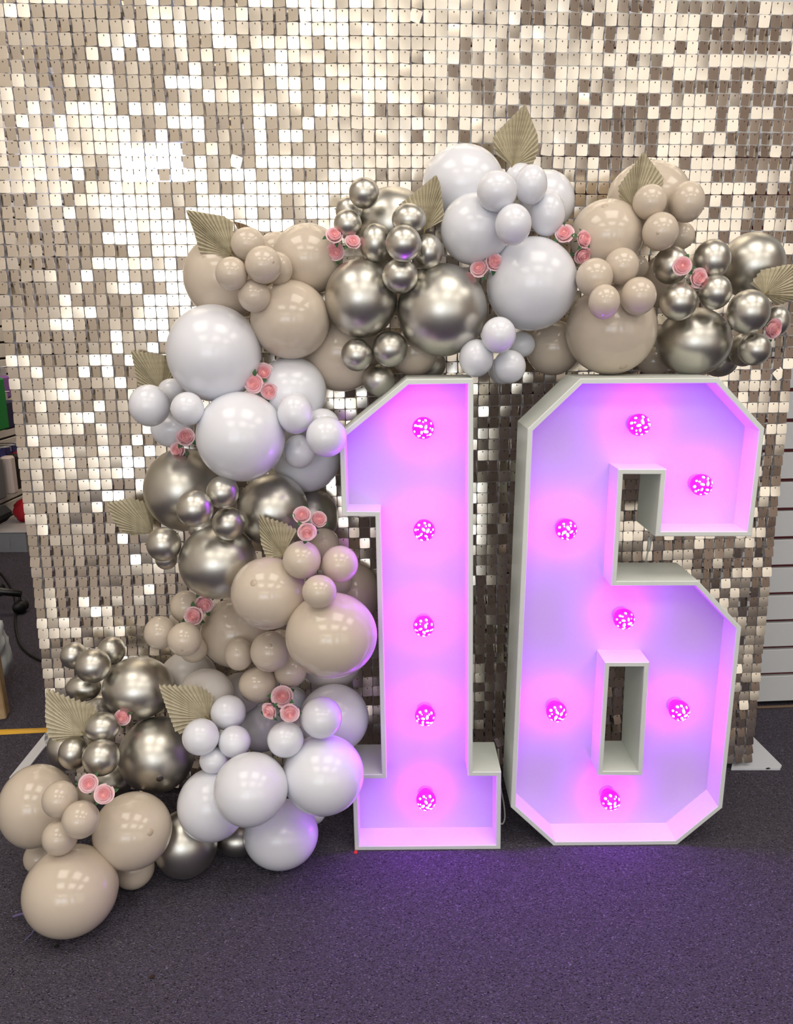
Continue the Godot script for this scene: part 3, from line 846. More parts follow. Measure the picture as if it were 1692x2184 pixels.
		["w", Vector3(0.3248, 1.4351, -0.1231), Vector3(0.1069, 0.1077, 0.1073), "big white balloon between the two-rose pair and the right rose trio"],
		["w", Vector3(0.2345, 1.3198, -0.0100), Vector3(0.0389, 0.0404, 0.0396), "small white balloon topmost of four below the big white balloon"],
		["w", Vector3(0.1877, 1.2673, -0.0433), Vector3(0.0400, 0.0432, 0.0416), "small white balloon left of four between the two numbers"],
		["w", Vector3(0.2683, 1.2463, -0.0646), Vector3(0.0382, 0.0390, 0.0386), "small white balloon lowest front one of four between the two numbers"],
		["w", Vector3(0.3163, 1.2931, -0.2055), Vector3(0.0348, 0.0322, 0.0335), "small white balloon right of four below the big white balloon"],
		["w", Vector3(0.2755, 1.2277, -0.2419), Vector3(0.0358, 0.0356, 0.0357), "small white balloon hidden behind the lowest one between the two numbers"],
		["t", Vector3(0.4079, 1.2826, -0.2637), Vector3(0.0713, 0.0699, 0.0706), "dull taupe balloon just left of the largest one above the number 6"],
		["t", Vector3(0.5237, 1.3284, -0.1435), Vector3(0.1086, 0.1074, 0.1080), "largest taupe balloon sitting above the number 6"],
		["t", Vector3(0.5072, 1.5456, -0.1674), Vector3(0.0856, 0.0847, 0.0852), "large taupe balloon right of the rose trio in the top garland"],
		["t", Vector3(0.6274, 1.6395, -0.2494), Vector3(0.1014, 0.0893, 0.0951), "taupe balloon behind the upper right palm leaf"],
		["t", Vector3(0.5886, 1.6140, -0.1119), Vector3(0.0381, 0.0393, 0.0387), "small taupe balloon in front of the upper right palm leaf"],
		["t", Vector3(0.6784, 1.6149, -0.1232), Vector3(0.0393, 0.0456, 0.0423), "small taupe balloon rightmost of the upper right taupe cluster"],
		["t", Vector3(0.6075, 1.5460, -0.0798), Vector3(0.0401, 0.0424, 0.0413), "small taupe balloon lowest and nearest of the upper right cluster"],
		["t", Vector3(0.7203, 1.5553, -0.2698), Vector3(0.0333, 0.0334, 0.0334), "small taupe balloon hidden behind the lowest of the upper right cluster"],
		["t", Vector3(0.4532, 1.4447, -0.0448), Vector3(0.0413, 0.0429, 0.0421), "small taupe balloon left in the cluster on the largest taupe balloon"],
		["t", Vector3(0.5217, 1.4706, -0.0748), Vector3(0.0394, 0.0412, 0.0403), "small taupe balloon topmost in the cluster on the largest taupe balloon"],
		["t", Vector3(0.5990, 1.4779, -0.2257), Vector3(0.0301, 0.0300, 0.0300), "small taupe balloon hidden behind the topmost one, next to chrome balloons"],
		["t", Vector3(0.4655, 1.3898, 0.0052), Vector3(0.0343, 0.0383, 0.0362), "small taupe balloon lowest in the cluster on the largest taupe balloon, violet underside"],
		["t", Vector3(0.5491, 1.4021, -0.0225), Vector3(0.0394, 0.0423, 0.0409), "small taupe balloon right in the cluster on the largest taupe balloon, violet underside"],
		["t", Vector3(0.6887, 1.4469, -0.2909), Vector3(0.0526, 0.0671, 0.0594), "brown balloon in the gap left of the right chrome cluster"],
		["t", Vector3(0.6851, 1.2448, -0.3097), Vector3(0.0449, 0.0378, 0.0412), "beige balloon in the gap between the largest taupe and right chrome balloon"],
		["c", Vector3(0.7372, 1.2970, -0.1744), Vector3(0.0900, 0.0827, 0.0863), "large chrome balloon above the right part of the number 6"],
		["c", Vector3(0.9014, 1.4823, -0.2618), Vector3(0.0789, 0.0803, 0.0796), "large chrome balloon behind the rightmost palm leaf"],
		["c", Vector3(0.6518, 1.4748, -0.1232), Vector3(0.0413, 0.0433, 0.0423), "small chrome balloon left of the upper rose of the right pair"],
		["c", Vector3(0.7476, 1.4863, -0.1260), Vector3(0.0421, 0.0474, 0.0447), "small chrome balloon upper right of the right rose pair"],
		["c", Vector3(0.6612, 1.3910, -0.0828), Vector3(0.0422, 0.0433, 0.0428), "small chrome balloon lower left of the right rose pair"],
		["c", Vector3(0.7484, 1.4122, -0.0927), Vector3(0.0371, 0.0402, 0.0386), "small chrome balloon lower right of the right rose pair"],
		["c", Vector3(0.8276, 1.3668, -0.0853), Vector3(0.0477, 0.0511, 0.0494), "biggest of the small chrome balloons left of the last single rose"],
		["c", Vector3(0.9695, 1.3448, -0.2438), Vector3(0.0312, 0.0394, 0.0351), "small chrome balloon behind the last single rose at the right edge"],
		["c", Vector3(0.8573, 1.2801, -0.1016), Vector3(0.0367, 0.0384, 0.0375), "small chrome balloon under the last single rose"],
		["c", Vector3(0.8883, 1.2758, -0.2339), Vector3(0.0372, 0.0433, 0.0402), "small chrome balloon hidden behind the one under the last single rose"],
		["c", Vector3(0.8610, 1.2455, -0.3151), Vector3(0.0485, 0.0440, 0.0462), "dark chrome balloon in the shade above the right corner of the number 6"],
	]
	var rng := RandomNumberGenerator.new()
	rng.seed = 4
	M.t_tip = mat(Color(0.74, 0.675, 0.60), 0.3)
	M.c_tip = mat(Color(0.45, 0.43, 0.41), 0.4, 1.0)
	var tip_mesh := lathe_z([Vector2(0, 0.026), Vector2(0.035, 0.023), Vector2(0.07, 0.012), Vector2(0.1, 0.0), Vector2(0.11, -0.02)], 20)
	var tips := [
		["small beige balloon nearest the viewer in the middle cluster, with a dark tip", Vector3(-0.3100, 0.5864, 0.0199)],
		["large taupe balloon right of the rose trio in the top garland", Vector3(0.4855, 1.6068, -0.1123)],
		["small taupe balloon lowest and nearest of the upper right cluster", Vector3(0.5898, 1.5392, -0.0431)],
		["large chrome balloon lower one at lower left, right of the single rose", Vector3(-0.5905, 0.2578, 0.0689)],
		["small beige balloon in front, just below the two-rose pair", Vector3(-0.5243, 0.5793, 0.0274)],
		["large beige balloon under a palm leaf, between chrome and pink-lit balloons", Vector3(-0.3238, 0.7809, 0.1218)],
		["largest taupe balloon sitting above the number 6", Vector3(0.5407, 1.2420, -0.0810)],
		["large taupe balloon right of the lowest two-rose pair", Vector3(-0.5748, 0.2109, 0.2153)],
		["small taupe balloon nearest the viewer in the upper left taupe cluster", Vector3(-0.2604, 1.4788, 0.0434)],
	]
	for r in rows:
		var o := part("balloon", balloon_mesh, M[r[0]])
		tag(o, r[3], "balloon", words[r[0]])
		var size: Vector3 = r[2]
		o.position = r[1]
		var turn := Basis(Vector3.UP, rng.randf_range(-0.5, 0.5)) * Basis(Vector3.RIGHT, rng.randf_range(-0.5, 0.4))
		o.basis = Basis.from_scale(size) * turn
		part("knot", knot_mesh, M[r[0]], o)
		for t in tips:                                 # the thicker, darker nub that some of them turn to the front
			if t[0] == r[3]:
				var d: Vector3 = (o.transform.affine_inverse() * (t[1] as Vector3)).normalized()
				var side := d.cross(Vector3.UP).normalized()
				var nub := part("tip", tip_mesh, M[r[0] + "_tip"], o, d * 0.992)
				nub.basis = Basis(side, d.cross(side), d)

# ---------------------------------------------------------------- palm spears
func palms() -> void:
	var rows := [
		["dried palm spear at the upper left taupe cluster, pointing up and left", Vector3(-0.3715, 1.5034, -0.0710), [Vector3(-0.4113, 1.4797, -0.0800), Vector3(-0.4322, 1.4800, -0.0820), Vector3(-0.4487, 1.5133, -0.0835), Vector3(-0.4594, 1.5576, -0.0866), Vector3(-0.4757, 1.6048, -0.0916), Vector3(-0.3866, 1.5892, -0.0851), Vector3(-0.3667, 1.5757, -0.0834)]],
		["dried palm spear half hidden left of the largest upper left white balloon", Vector3(-0.6010, 1.1811, -0.2310), [Vector3(-0.6580, 1.1833, -0.2404), Vector3(-0.6675, 1.2060, -0.2420), Vector3(-0.6722, 1.2475, -0.2448), Vector3(-0.6783, 1.2888, -0.2486), Vector3(-0.5918, 1.2740, -0.2445), Vector3(-0.5681, 1.2207, -0.2402)]],
		["dried palm spear at far left pointing left from the left chrome balloons", Vector3(-0.6329, 0.8235, -0.1660), [Vector3(-0.6864, 0.8141, -0.1750), Vector3(-0.7218, 0.8274, -0.1784), Vector3(-0.7408, 0.8571, -0.1810), Vector3(-0.7529, 0.9028, -0.1843), Vector3(-0.6882, 0.9154, -0.1808), Vector3(-0.6495, 0.9044, -0.1783), Vector3(-0.6318, 0.8690, -0.1746)]],
		["dried palm spear between a large chrome and a beige balloon, left of the number 1", Vector3(-0.2668, 0.8221, 0.0390), [Vector3(-0.2800, 0.7936, 0.0320), Vector3(-0.3044, 0.7980, 0.0305), Vector3(-0.3201, 0.8481, 0.0285), Vector3(-0.3243, 0.9170, 0.0227), Vector3(-0.2556, 0.8937, 0.0270), Vector3(-0.2331, 0.8790, 0.0277)]],
		["dried palm spear at the lower left corner of the shimmer wall", Vector3(-0.7769, 0.3628, 0.0390), [Vector3(-0.8458, 0.3343, 0.0283), Vector3(-0.8757, 0.3498, 0.0255), Vector3(-0.8787, 0.4040, 0.0237), Vector3(-0.8699, 0.4800, 0.0193), Vector3(-0.7975, 0.4522, 0.0255), Vector3(-0.7576, 0.4411, 0.0268), Vector3(-0.7428, 0.4214, 0.0280)]],
		["dried palm spear between lower chrome and lower small white balloons", Vector3(-0.4705, 0.3964, 0.0240), [Vector3(-0.5448, 0.3456, 0.0119), Vector3(-0.5622, 0.3541, 0.0106), Vector3(-0.5814, 0.4200, 0.0085), Vector3(-0.5968, 0.4790, 0.0043), Vector3(-0.4926, 0.4788, 0.0112), Vector3(-0.4722, 0.4656, 0.0129), Vector3(-0.4566, 0.4485, 0.0144)]],
		["dried palm spear behind the top chrome cluster, beside a white balloon", Vector3(0.0688, 1.5531, -0.0860), [Vector3(0.0104, 1.6120, -0.0994), Vector3(0.0470, 1.6390, -0.1003), Vector3(0.0973, 1.6773, -0.1049), Vector3(0.1058, 1.6599, -0.1031), Vector3(0.1176, 1.5783, -0.0961)]],
		["tallest dried palm spear, standing above the top white balloon cluster", Vector3(0.2809, 1.7073, -0.1860), [Vector3(0.2426, 1.7361, -0.1952), Vector3(0.2325, 1.7646, -0.1983), Vector3(0.2400, 1.7822, -0.1995), Vector3(0.3111, 1.8492, -0.2065), Vector3(0.3420, 1.7795, -0.2005), Vector3(0.3449, 1.7451, -0.1980), Vector3(0.3322, 1.7127, -0.1954)]],
		["dried palm spear behind small taupe balloons at upper right", Vector3(0.5609, 1.6049, -0.1410), [Vector3(0.5293, 1.6228, -0.1491), Vector3(0.5249, 1.6552, -0.1519), Vector3(0.5817, 1.7336, -0.1600), Vector3(0.6324, 1.6745, -0.1561), Vector3(0.6300, 1.6516, -0.1541)]],
		["dried palm spear at the right picture edge among chrome balloons", Vector3(0.8770, 1.4079, -0.1210), [Vector3(0.8450, 1.4332, -0.1295), Vector3(0.8684, 1.4640, -0.1313), Vector3(0.9252, 1.4754, -0.1342), Vector3(0.9768, 1.4796, -0.1384), Vector3(0.9828, 1.4366, -0.1364), Vector3(0.9666, 1.3989, -0.1339), Vector3(0.9149, 1.3808, -0.1295)]],
		["brown tip of a dried palm spear behind a small taupe balloon, upper left", Vector3(-0.3512, 1.5454, -0.1060), [Vector3(-0.3726, 1.5815, -0.1147), Vector3(-0.3477, 1.5750, -0.1134), Vector3(-0.3129, 1.5594, -0.1146), Vector3(-0.3188, 1.5459, -0.1137)]],
	]
	for r in rows:
		var base: Vector3 = r[1]
		var rim: Array = r[2]
		var length := 0.0
		var at := [0.0]
		for i in rim.size() - 1:
			length += rim[i].distance_to(rim[i + 1])
			at.append(length)
		var brown: bool = r[0].begins_with("brown")
		var n := clampi(int(length / 0.0056), 10, 44)
		var rays := []
		for k in n + 1:
			var d := length * k / n
			var i := 0
			while i < rim.size() - 2 and d > at[i + 1]: i += 1
			var p: Vector3 = rim[i].lerp(rim[i + 1], (d - at[i]) / maxf(at[i + 1] - at[i], 1e-6))
			rays.append(p)
		var root := thing("palm_leaf", r[0], "palm leaf", base, "dried palm leaves in the garland")
		var st := st_new()
		st.set_smooth_group(-1)
		var steps := 6
		var g := []
		for k in n + 1:
			var row := []
			var far: Vector3 = rays[k] - base
			if k % 2: far *= 0.975
			for s in steps + 1:
				var f := 0.03 + 0.97 * s / steps
				var up := (1.0 if k % 2 else -1.0) * 0.0052 * pow(f, 0.8)
				row.append(far * f + Vector3(0, 0, up - 0.012 * f * f * sin(PI * k / n) * 0.0))
			g.append(row)
		for k in n:
			for s in steps:
				quad(st, g[k][s], g[k][s + 1], g[k + 1][s + 1], g[k + 1][s])
		part("blade", done(st), M.palm_brown if brown else M.palm, root)
		var middle: Vector3 = Vector3.ZERO
		for p in rays: middle += p - base
		middle = middle.normalized()
		part("stem", tube([middle * 0.012, middle * -0.004, middle * -0.018 + Vector3(0, 0, -0.008), middle * -0.04 + Vector3(0, 0, -0.022)], 0.0022, 8), M.rib, root)

# ---------------------------------------------------------------- roses
func petal(radius: float, half: float, low: float, high: float, flare: float, tall := 0.2) -> ArrayMesh:
	var st := st_new()
	st.set_smooth_group(0)
	var nu := 8
	var nv := 5
	var g := []
	for j in nv + 1:
		var v := float(j) / nv
		var row := []
		for i in nu + 1:
			var u := -1.0 + 2.0 * i / nu
			var ang := half * u * (0.55 + 0.45 * sin(PI * (0.25 + 0.5 * v)))
			var rr := radius * (0.45 + 0.55 * pow(v, 0.55)) + flare * v * v * v
			var z := lerpf(low, high - tall * u * u, v)
			if j == nv: z -= flare * 0.35
			row.append(Vector3(cos(ang) * rr, sin(ang) * rr, z))
		g.append(row)
	for j in nv:
		for i in nu:
			quad(st, g[j][i], g[j + 1][i], g[j + 1][i + 1], g[j][i + 1])
	return done(st)

func roses() -> void:
	var outer := petal(0.84, 1.05, -0.75, 0.02, 0.2)
	var second := petal(0.67, 1.2, -0.65, 0.24, 0.12)
	var third := petal(0.49, 1.45, -0.55, 0.40, 0.07, 0.1)
	var inner := petal(0.32, 1.9, -0.3, 0.50, 0.03, 0.05)
	var heart := petal(0.17, 2.7, -0.1, 0.54, 0.01, 0.02)
	var st := st_new()
	st.set_smooth_group(0)
	for i in 5:
		for s in [-1.0, 1.0]:
			var p := []
			for k in 2:
				var t := float(i + k) / 5.0
				p.append([Vector3(t * 0.8, 0, 0.10 * sin(PI * t) - 0.12 * t), Vector3(t * 0.8, s * 0.24 * sin(PI * pow(t, 0.8)), 0.2 * sin(PI * t) - 0.12 * t)])
			if s > 0: quad(st, p[0][0], p[0][1], p[1][1], p[1][0])
			else: quad(st, p[0][1], p[0][0], p[1][0], p[1][1])
	var leaf := done(st)
	var core := lathe_z([Vector2(0, 0.30), Vector2(0.12, 0.28), Vector2(0.3, 0.10), Vector2(0.62, -0.18), Vector2(0.6, -0.4), Vector2(0.3, -0.6), Vector2(0, -0.62)], 14)
	var cup := lathe_z([Vector2(0, -0.60), Vector2(0.42, -0.62), Vector2(0.36, -0.76), Vector2(0.16, -0.92), Vector2(0.06, -1.05), Vector2(0.055, -1.6), Vector2(0, -1.6)], 12)
	var rows := [
		[Vector3(-0.1356, 1.5445, -0.0648), 0.0191, 0.20, 0.50, "pink silk uppermost rose of the trio between taupe and chrome balloons"],
		[Vector3(-0.1360, 1.5101, -0.1018), 0.0206, 0.10, -0.20, "pink silk lowest rose of the trio between taupe and chrome balloons"],
		[Vector3(-0.0934, 1.5299, -0.0636), 0.0181, 0.25, 0.50, "pink silk right-hand rose of the trio between taupe and chrome balloons"],
		[Vector3(0.1945, 1.4703, -0.0763), 0.0205, -0.30, 0.30, "pink silk left rose of the pair between the largest chrome and big white balloon"],
		[Vector3(0.2293, 1.4831, -0.0717), 0.0204, 0.30, 0.25, "pink silk right rose of the pair between the largest chrome and big white balloon"],
		[Vector3(0.3907, 1.5459, -0.0913), 0.0215, -0.30, 0.40, "pink silk upper left rose of the trio between white and taupe top balloons"],
		[Vector3(0.4402, 1.5329, -0.0978), 0.0205, 0.60, 0.10, "pink silk right rose of the trio between white and taupe top balloons"],
		[Vector3(0.4416, 1.4967, -0.1111), 0.0208, 0.30, -0.70, "pink silk lowest rose of the trio between white and taupe top balloons"],
		[Vector3(0.6607, 1.4702, -0.0721), 0.0215, -0.20, 0.10, "pink silk upper rose of the pair among the right chrome balloons"],
		[Vector3(0.7092, 1.4441, -0.0929), 0.0218, 0.20, -0.10, "pink silk lower rose of the pair among the right chrome balloons"],
		[Vector3(0.9463, 1.3255, -0.2022), 0.0257, 0.40, -0.20, "pink silk single rose at the right edge on small chrome balloons"],
		[Vector3(-0.3086, 1.2377, -0.0551), 0.0241, 0.30, 0.20, "pink silk topmost and biggest rose of the trio on the big white balloons"],
		[Vector3(-0.3267, 1.2154, -0.0198), 0.0216, -0.10, 0.00, "pink silk left rose of the trio on the big white balloons"],
		[Vector3(-0.2937, 1.1949, -0.0314), 0.0196, 0.10, -0.30, "pink silk lowest right rose of the trio on the big white balloons"],
		[Vector3(-0.5205, 1.0795, -0.1287), 0.0220, 0.40, 0.40, "pink silk upper rose of the pair above the left chrome balloon"],
		[Vector3(-0.5443, 1.0454, -0.1306), 0.0198, -0.30, 0.00, "pink silk lower rose of the pair above the left chrome balloon"],
		[Vector3(-0.2250, 0.9079, -0.0069), 0.0200, 0.10, 0.60, "pink silk upper left rose of the trio beside the number 1"],
		[Vector3(-0.1867, 0.8898, -0.0326), 0.0192, 0.40, 0.50, "pink silk right rose of the trio beside the number 1"],
		[Vector3(-0.2008, 0.8934, 0.1094), 0.0210, 0.20, -0.10, "pink silk lowest rose of the trio beside the number 1"],
		[Vector3(-0.5016, 0.6401, -0.1264), 0.0231, 0.30, 0.00, "pink silk upper right rose of the pair below the lowest left chrome balloon"],
		[Vector3(-0.5252, 0.6212, -0.0984), 0.0241, -0.10, 0.20, "pink silk lower left rose of the pair below the lowest left chrome balloon"],
		[Vector3(-0.2910, 0.4398, -0.0052), 0.0259, 0.10, 0.70, "pink silk top rose of the trio in the lower white balloon cluster"],
		[Vector3(-0.2992, 0.4784, 0.1513), 0.0195, -0.50, -0.10, "pink silk left rose of the trio in the lower white balloon cluster"],
		[Vector3(-0.2495, 0.4774, 0.1595), 0.0215, 0.20, 0.10, "pink silk right rose of the trio in the lower white balloon cluster"],
		[Vector3(-0.6904, 0.3945, 0.0115), 0.0199, 0.10, 0.20, "pink silk single rose between two large lower chrome balloons"],
		[Vector3(-0.6813, 0.3703, 0.2677), 0.0196, 0.30, 0.50, "pink silk upper left rose of the lowest pair above taupe balloons"],
		[Vector3(-0.6448, 0.3511, 0.2797), 0.0205, 0.20, 0.50, "pink silk lower right rose of the lowest pair above taupe balloons"],
	]
	var rng := RandomNumberGenerator.new()
	rng.seed = 31
	for r in rows:
		var root := thing("rose", r[4], "rose", r[1 - 1], "pink roses on the balloon garland")
		var rad: float = r[1]
		root.basis = (Basis(Vector3.UP, r[2]) * Basis(Vector3.RIGHT, -r[3] * 0.9) * Basis(Vector3.BACK, rng.randf() * TAU)).scaled_local(Vector3.ONE * rad)
		var sets := [[outer, 5, "petal_outer", 0.0], [second, 4, "petal_mid" if rng.randf() < 0.6 else "petal_outer", 0.5], [third, 3, "petal_mid", 0.2], [inner, 2, "petal_inner", 0.9], [heart, 1, "petal_inner", 0.0]]
		for s in sets:
			for k in s[1]:
				var o := part("petal", s[0], M[s[2]], root)
				o.rotation = Vector3(0, 0, TAU * k / s[1] + s[3] + rng.randf_range(-0.15, 0.15))
				o.scale = Vector3.ONE * rng.randf_range(0.94, 1.06)
		part("bud", core, M.petal_inner, root)
		part("calyx", cup, M.stem, root)
		var a0 := rng.randf() * TAU
		for k in 3:
			var o := part("leaf", leaf, M.leaf, root)
			o.basis = Basis(Vector3.BACK, a0 + TAU * k / 3.0 + rng.randf_range(-0.5, 0.5)) * Basis(Vector3.UP, rng.randf_range(-0.1, 0.4))
			o.position = o.basis * Vector3(0.74, 0, -0.25)

# ---------------------------------------------------------------- the rest
func small_things() -> void:
	var rng := RandomNumberGenerator.new()
	rng.seed = 8
	# tape line on the carpet
	var tp: Array = [Vector3(-1.4640, 0.0010, -0.6577), Vector3(-1.1342, 0.0010, -0.6780), Vector3(-1.1225, 0.0010, -0.6484), Vector3(-1.4440, 0.0010, -0.6190)]
	var st := st_new()
	quad(st, tp[0], tp[1], tp[2], tp[3])
	var lo := Vector3(0, -0.0009, 0)
	for i in 4:
		var a: Vector3 = tp[i]
		var b: Vector3 = tp[(i + 1) % 4]
		quad(st, b, a, a + lo, b + lo)
	var tape := part("floor_tape", done(st), mat(Color(0.93, 0.72, 0.22), 0.55))
	tag(tape, "yellow tape line across the dark carpet at left", "tape")
	# cable
	var cable := part("floor_cable", tube(smooth_path([Vector3(-2.3848, 0.0060, -2.5988), Vector3(-2.2277, 0.0060, -2.4422), Vector3(-2.1257, 0.0060, -2.3050), Vector3(-2.0107, 0.0060, -2.1296), Vector3(-1.8929, 0.0060, -1.9121), Vector3(-1.7622, 0.0060, -1.6251), Vector3(-1.6475, 0.0060, -1.4173), Vector3(-1.5621, 0.0060, -1.3087), Vector3(-1.4964, 0.0060, -1.2492), Vector3(-1.4528, 0.0060, -1.2199), Vector3(-1.3964, 0.0060, -1.1955)]), 0.006, 8), M.dark)
	tag(cable, "black cable curving over the carpet left of the shimmer wall", "cable")
	# office chair, of which one foot and castor reach into view
	var ch := thing("office_chair", "black five-star base of an office chair at the left edge", "chair", Vector3(-2.12, 0, -1.78))
	part("column", tube([Vector3(0, 0.1, 0), Vector3(0, 0.42, 0)], 0.025, 14), M.dark, ch)
	part("seat", box(Vector3(0.46, 0.08, 0.46), 0.03), mat(Color(0.09, 0.09, 0.1), 0.8), ch, Vector3(0, 0.46, 0))
	for k in 5:
		var a := 0.12 - TAU * k / 5.0
		var d := Vector3(cos(a), 0, -sin(a))
		part("leg", tube([d * 0.03 + Vector3(0, 0.13, 0), d * 0.18 + Vector3(0, 0.12, 0), d * 0.31 + Vector3(0, 0.095, 0)], 0.024, 10, 0.016), mat(Color(0.11, 0.11, 0.115), 0.35), ch)
		var side := d.cross(Vector3.UP)
		var c0: Vector3 = d * 0.30 + Vector3(0, 0.032, 0)
		var wheel := st_new()
		for s in [-1.0, 1.0]:
			add_tube(wheel, [c0 + side * s * 0.006, c0 + side * s * 0.010, c0 + side * s * 0.022, c0 + side * s * 0.026], 0.031, 18)
		add_tube(wheel, [c0, c0 + Vector3(0, 0.06, 0)], 0.007, 8)
		part("caster", done(wheel), M.dark, ch)
	# wooden post and plastic bag at the left picture edge
	var wood := triplanar(mat(Color.WHITE, 0.8), noise_tex(0.012, Color(0.62, 0.50, 0.36), Color(0.82, 0.72, 0.56), 256, 5, 2), 3.0)
	var post := part("wooden_post", box(Vector3(0.075, 0.42, 0.06), 0.004), wood, self, Vector3(-1.432, 0.209, -0.755))
	post.rotation = Vector3(0, 0.25, 0.03)
	tag(post, "rough pale wooden post standing at the left picture edge", "post")
	var bag_noise := FastNoiseLite.new()
	bag_noise.seed = 12
	bag_noise.frequency = 1.6
	var bs := st_new()
	add_blob(bs, Vector3.ZERO, Vector3(0.10, 0.165, 0.09), Basis.IDENTITY, 40, 28, bag_noise)
	var bm := mat(Color(0.86, 0.89, 0.91), 0.3)
	var bag := part("plastic_bag", done(bs), bm, self, Vector3(-1.575, 0.155, -0.98))
	tag(bag, "crumpled white plastic bag behind the wooden post", "bag")
	# stock on the left slatwall
	var goods := [
		["gift_bag", Vector3(-2.40, 0.90, -2.93), Vector3(0.10, 0.31, 0.17), Color(0.10, 0.52, 0.22), "green gift bag hanging on the left slatwall"],
		["pouch", Vector3(-2.40, 0.825, -3.06), Vector3(0.09, 0.17, 0.14), Color(0.17, 0.14, 0.28), "dark navy pouch hanging on the left slatwall"],
		["gift_bag", Vector3(-2.43, 0.985, -3.13), Vector3(0.05, 0.14, 0.16), Color(0.58, 0.38, 0.68), "purple gift bag behind the navy pouch on the left slatwall"],
		["folded_fabric", Vector3(-2.42, 0.465, -2.84), Vector3(0.12, 0.25, 0.12), Color(0.45, 0.44, 0.46), "grey bundle hanging left in the row on the left slatwall"],
		["folded_fabric", Vector3(-2.40, 0.465, -2.98), Vector3(0.12, 0.235, 0.07), Color(0.86, 0.80, 0.78), "cream bundle in the row on the left slatwall"],
		["folded_fabric", Vector3(-2.41, 0.47, -3.075), Vector3(0.12, 0.22, 0.06), Color(0.16, 0.12, 0.11), "black bundle in the row on the left slatwall"],
		["folded_fabric", Vector3(-2.41, 0.47, -3.16), Vector3(0.13, 0.225, 0.07), Color(0.55, 0.10, 0.13), "dark red bundle ending the row on the left slatwall"],
	]
	for g in goods:
		var o := thing(g[0], g[4], "bag" if g[0] != "folded_fabric" else "fabric", g[1])
		part("body", box(g[2], 0.012), mat(g[3], 0.7), o)
		part("header_card", box(Vector3(0.012, 0.05, g[2].z * 0.9), 0.002), mat(Color(0.75, 0.74, 0.75) if g[0] != "folded_fabric" else Color(0.2, 0.2, 0.45), 0.5), o, Vector3(0.0, g[2].y / 2.0 + 0.024, 0))
		part("peg_hook", tube([Vector3(0.05, g[2].y / 2.0 + 0.055, 0), Vector3(-2.515 - g[1].x, g[2].y / 2.0 + 0.05, 0)], 0.004, 6), mat(Color(0.7, 0.7, 0.72), 0.3, 1.0), o)
	# clear box on the floor by that wall
	var tub := thing("storage_box", "clear plastic storage box on the carpet at the left slatwall", "box", Vector3(-2.38, 0, -3.05))
	var clear := mat(Color(0.85, 0.87, 0.9, 0.35), 0.15)
	clear.transparency = BaseMaterial3D.TRANSPARENCY_ALPHA
	var base := [Vector2(-0.11, 0.17), Vector2(0.11, 0.17), Vector2(0.11, -0.17), Vector2(-0.11, -0.17)]
	var walls := part("wall", frame(base, [Vector2(0.006, 0.0), Vector2(0, 0.12), Vector2(0.003, 0.12), Vector2(0.009, 0.0)]), clear, tub)
	walls.rotation.x = -PI / 2
	part("lid", box(Vector3(0.23, 0.012, 0.35), 0.004), mat(Color(0.72, 0.72, 0.74), 0.4), tub, Vector3(0, 0.127, 0))
	var st2 := st_new()
	for k in 9:
		add_box(st2, Vector3(rng.randf_range(-0.05, 0.05), 0.035 + 0.03 * rng.randf(), -0.13 + 0.033 * k), Vector3(0.11, 0.06, 0.035), 0.004, Basis(Vector3.UP, rng.randf_range(-0.4, 0.4)))
	part("contents", done(st2), mat(Color(0.30, 0.28, 0.38), 0.7), tub)
	var rb := st_new()
	add_blob(rb, Vector3.ZERO, Vector3(0.07, 0.075, 0.06), Basis.IDENTITY, 18, 12, bag_noise)
	tag(part("red_packet", done(rb), mat(Color(0.75, 0.12, 0.2), 0.4), self, Vector3(-2.38, 0.205, -3.14)), "crumpled red packet on the clear storage box", "packet")
	# bits round the numbers
	var con := thing("wire_connector", "clear plastic plug on a white wire hanging under the hook of the number 6", "cable", Vector3(0.665, 0.79, -0.19))
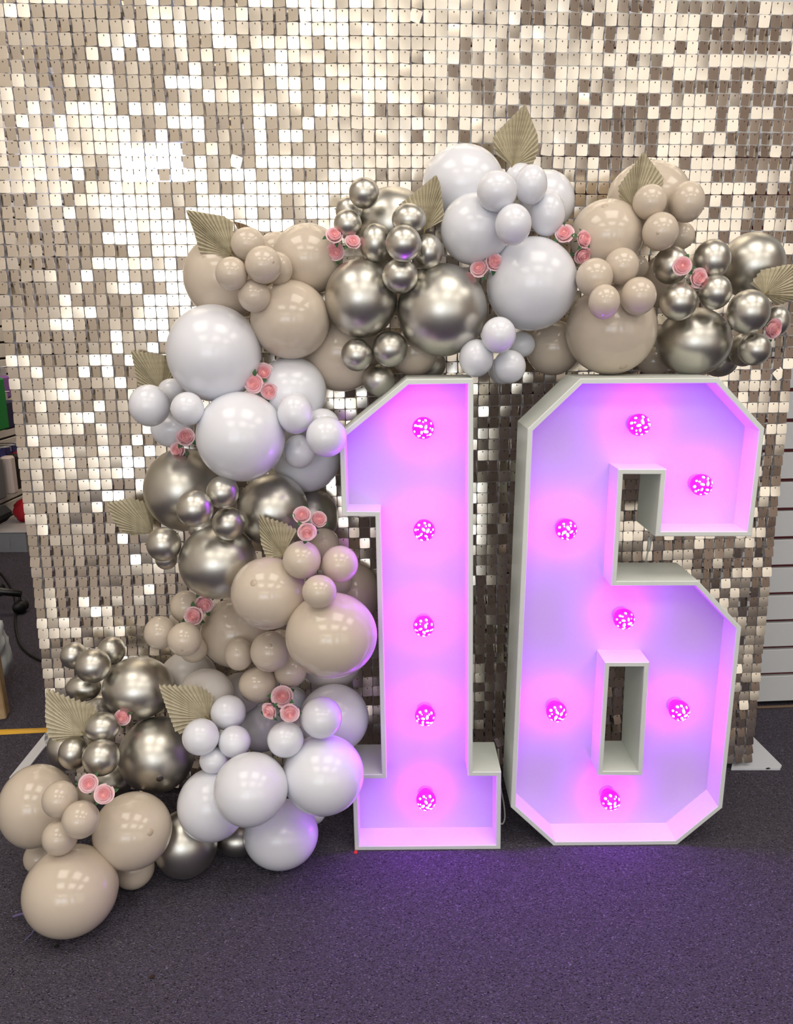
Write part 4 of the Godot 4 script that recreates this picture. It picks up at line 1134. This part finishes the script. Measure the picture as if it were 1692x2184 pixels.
	part("plug", tube([Vector3(0.002, 0.005, 0), Vector3(0.001, -0.02, 0), Vector3(-0.001, -0.034, 0)], 0.006, 10, 0.0045), mat(Color(0.8, 0.8, 0.78), 0.15), con)
	part("wire", tube(smooth_path([Vector3(0.003, 0.12, 0.01), Vector3(0.002, 0.0, 0), Vector3(-0.002, -0.04, 0), Vector3(-0.006, -0.11, -0.01)]), 0.0024, 8), mat(Color(0.8, 0.79, 0.75), 0.3), con)
	var wire := part("wire_loop", tube(smooth_path([Vector3(0.276, 0.2, -0.16), Vector3(0.280, 0.11, -0.14), Vector3(0.290, 0.05, -0.12), Vector3(0.291, 0.015, -0.11), Vector3(0.281, 0.006, -0.10), Vector3(0.272, 0.02, -0.12)]), 0.0022, 8), mat(Color(0.75, 0.75, 0.75), 0.4))
	tag(wire, "thin white wire looping down to the carpet between the two numbers", "cable")
	var tab := part("sticker", box(Vector3(0.008, 0.001, 0.012)), mat(Color(0.9, 0.2, 0.18), 0.5), self, Vector3(-0.1145, 0.0012, 0.008))
	tag(tab, "tiny red sticker on the carpet at the left foot of the number 1", "sticker")
	var rib := part("ribbon", tube(smooth_path([Vector3(-0.90, 0.012, 0.245), Vector3(-0.87, 0.02, 0.245), Vector3(-0.84, 0.018, 0.262), Vector3(-0.835, 0.008, 0.288), Vector3(-0.845, 0.004, 0.31)]), 0.0035, 6, 0.0016), mat(Color(0.38, 0.34, 0.5), 0.5))
	tag(rib, "curled violet balloon scrap on the carpet beside the largest taupe balloon", "ribbon")
	var specks := [[Vector3(-0.766, 0.003, 0.327), Color(0.03, 0.03, 0.03), "black speck of fluff on the carpet in front of the largest taupe balloon"], [Vector3(-0.527, 0.003, 0.414), Color(0.2, 0.11, 0.07), "brown speck of fluff on the open carpet at lower left"]]
	for s in specks:
		var sb := st_new()
		add_blob(sb, Vector3.ZERO, Vector3(0.006, 0.0025, 0.004), Basis(Vector3.UP, 0.4), 12, 8, bag_noise)
		tag(part("fluff", done(sb), mat(s[1], 0.9), self, s[0]), s[2], "fluff")
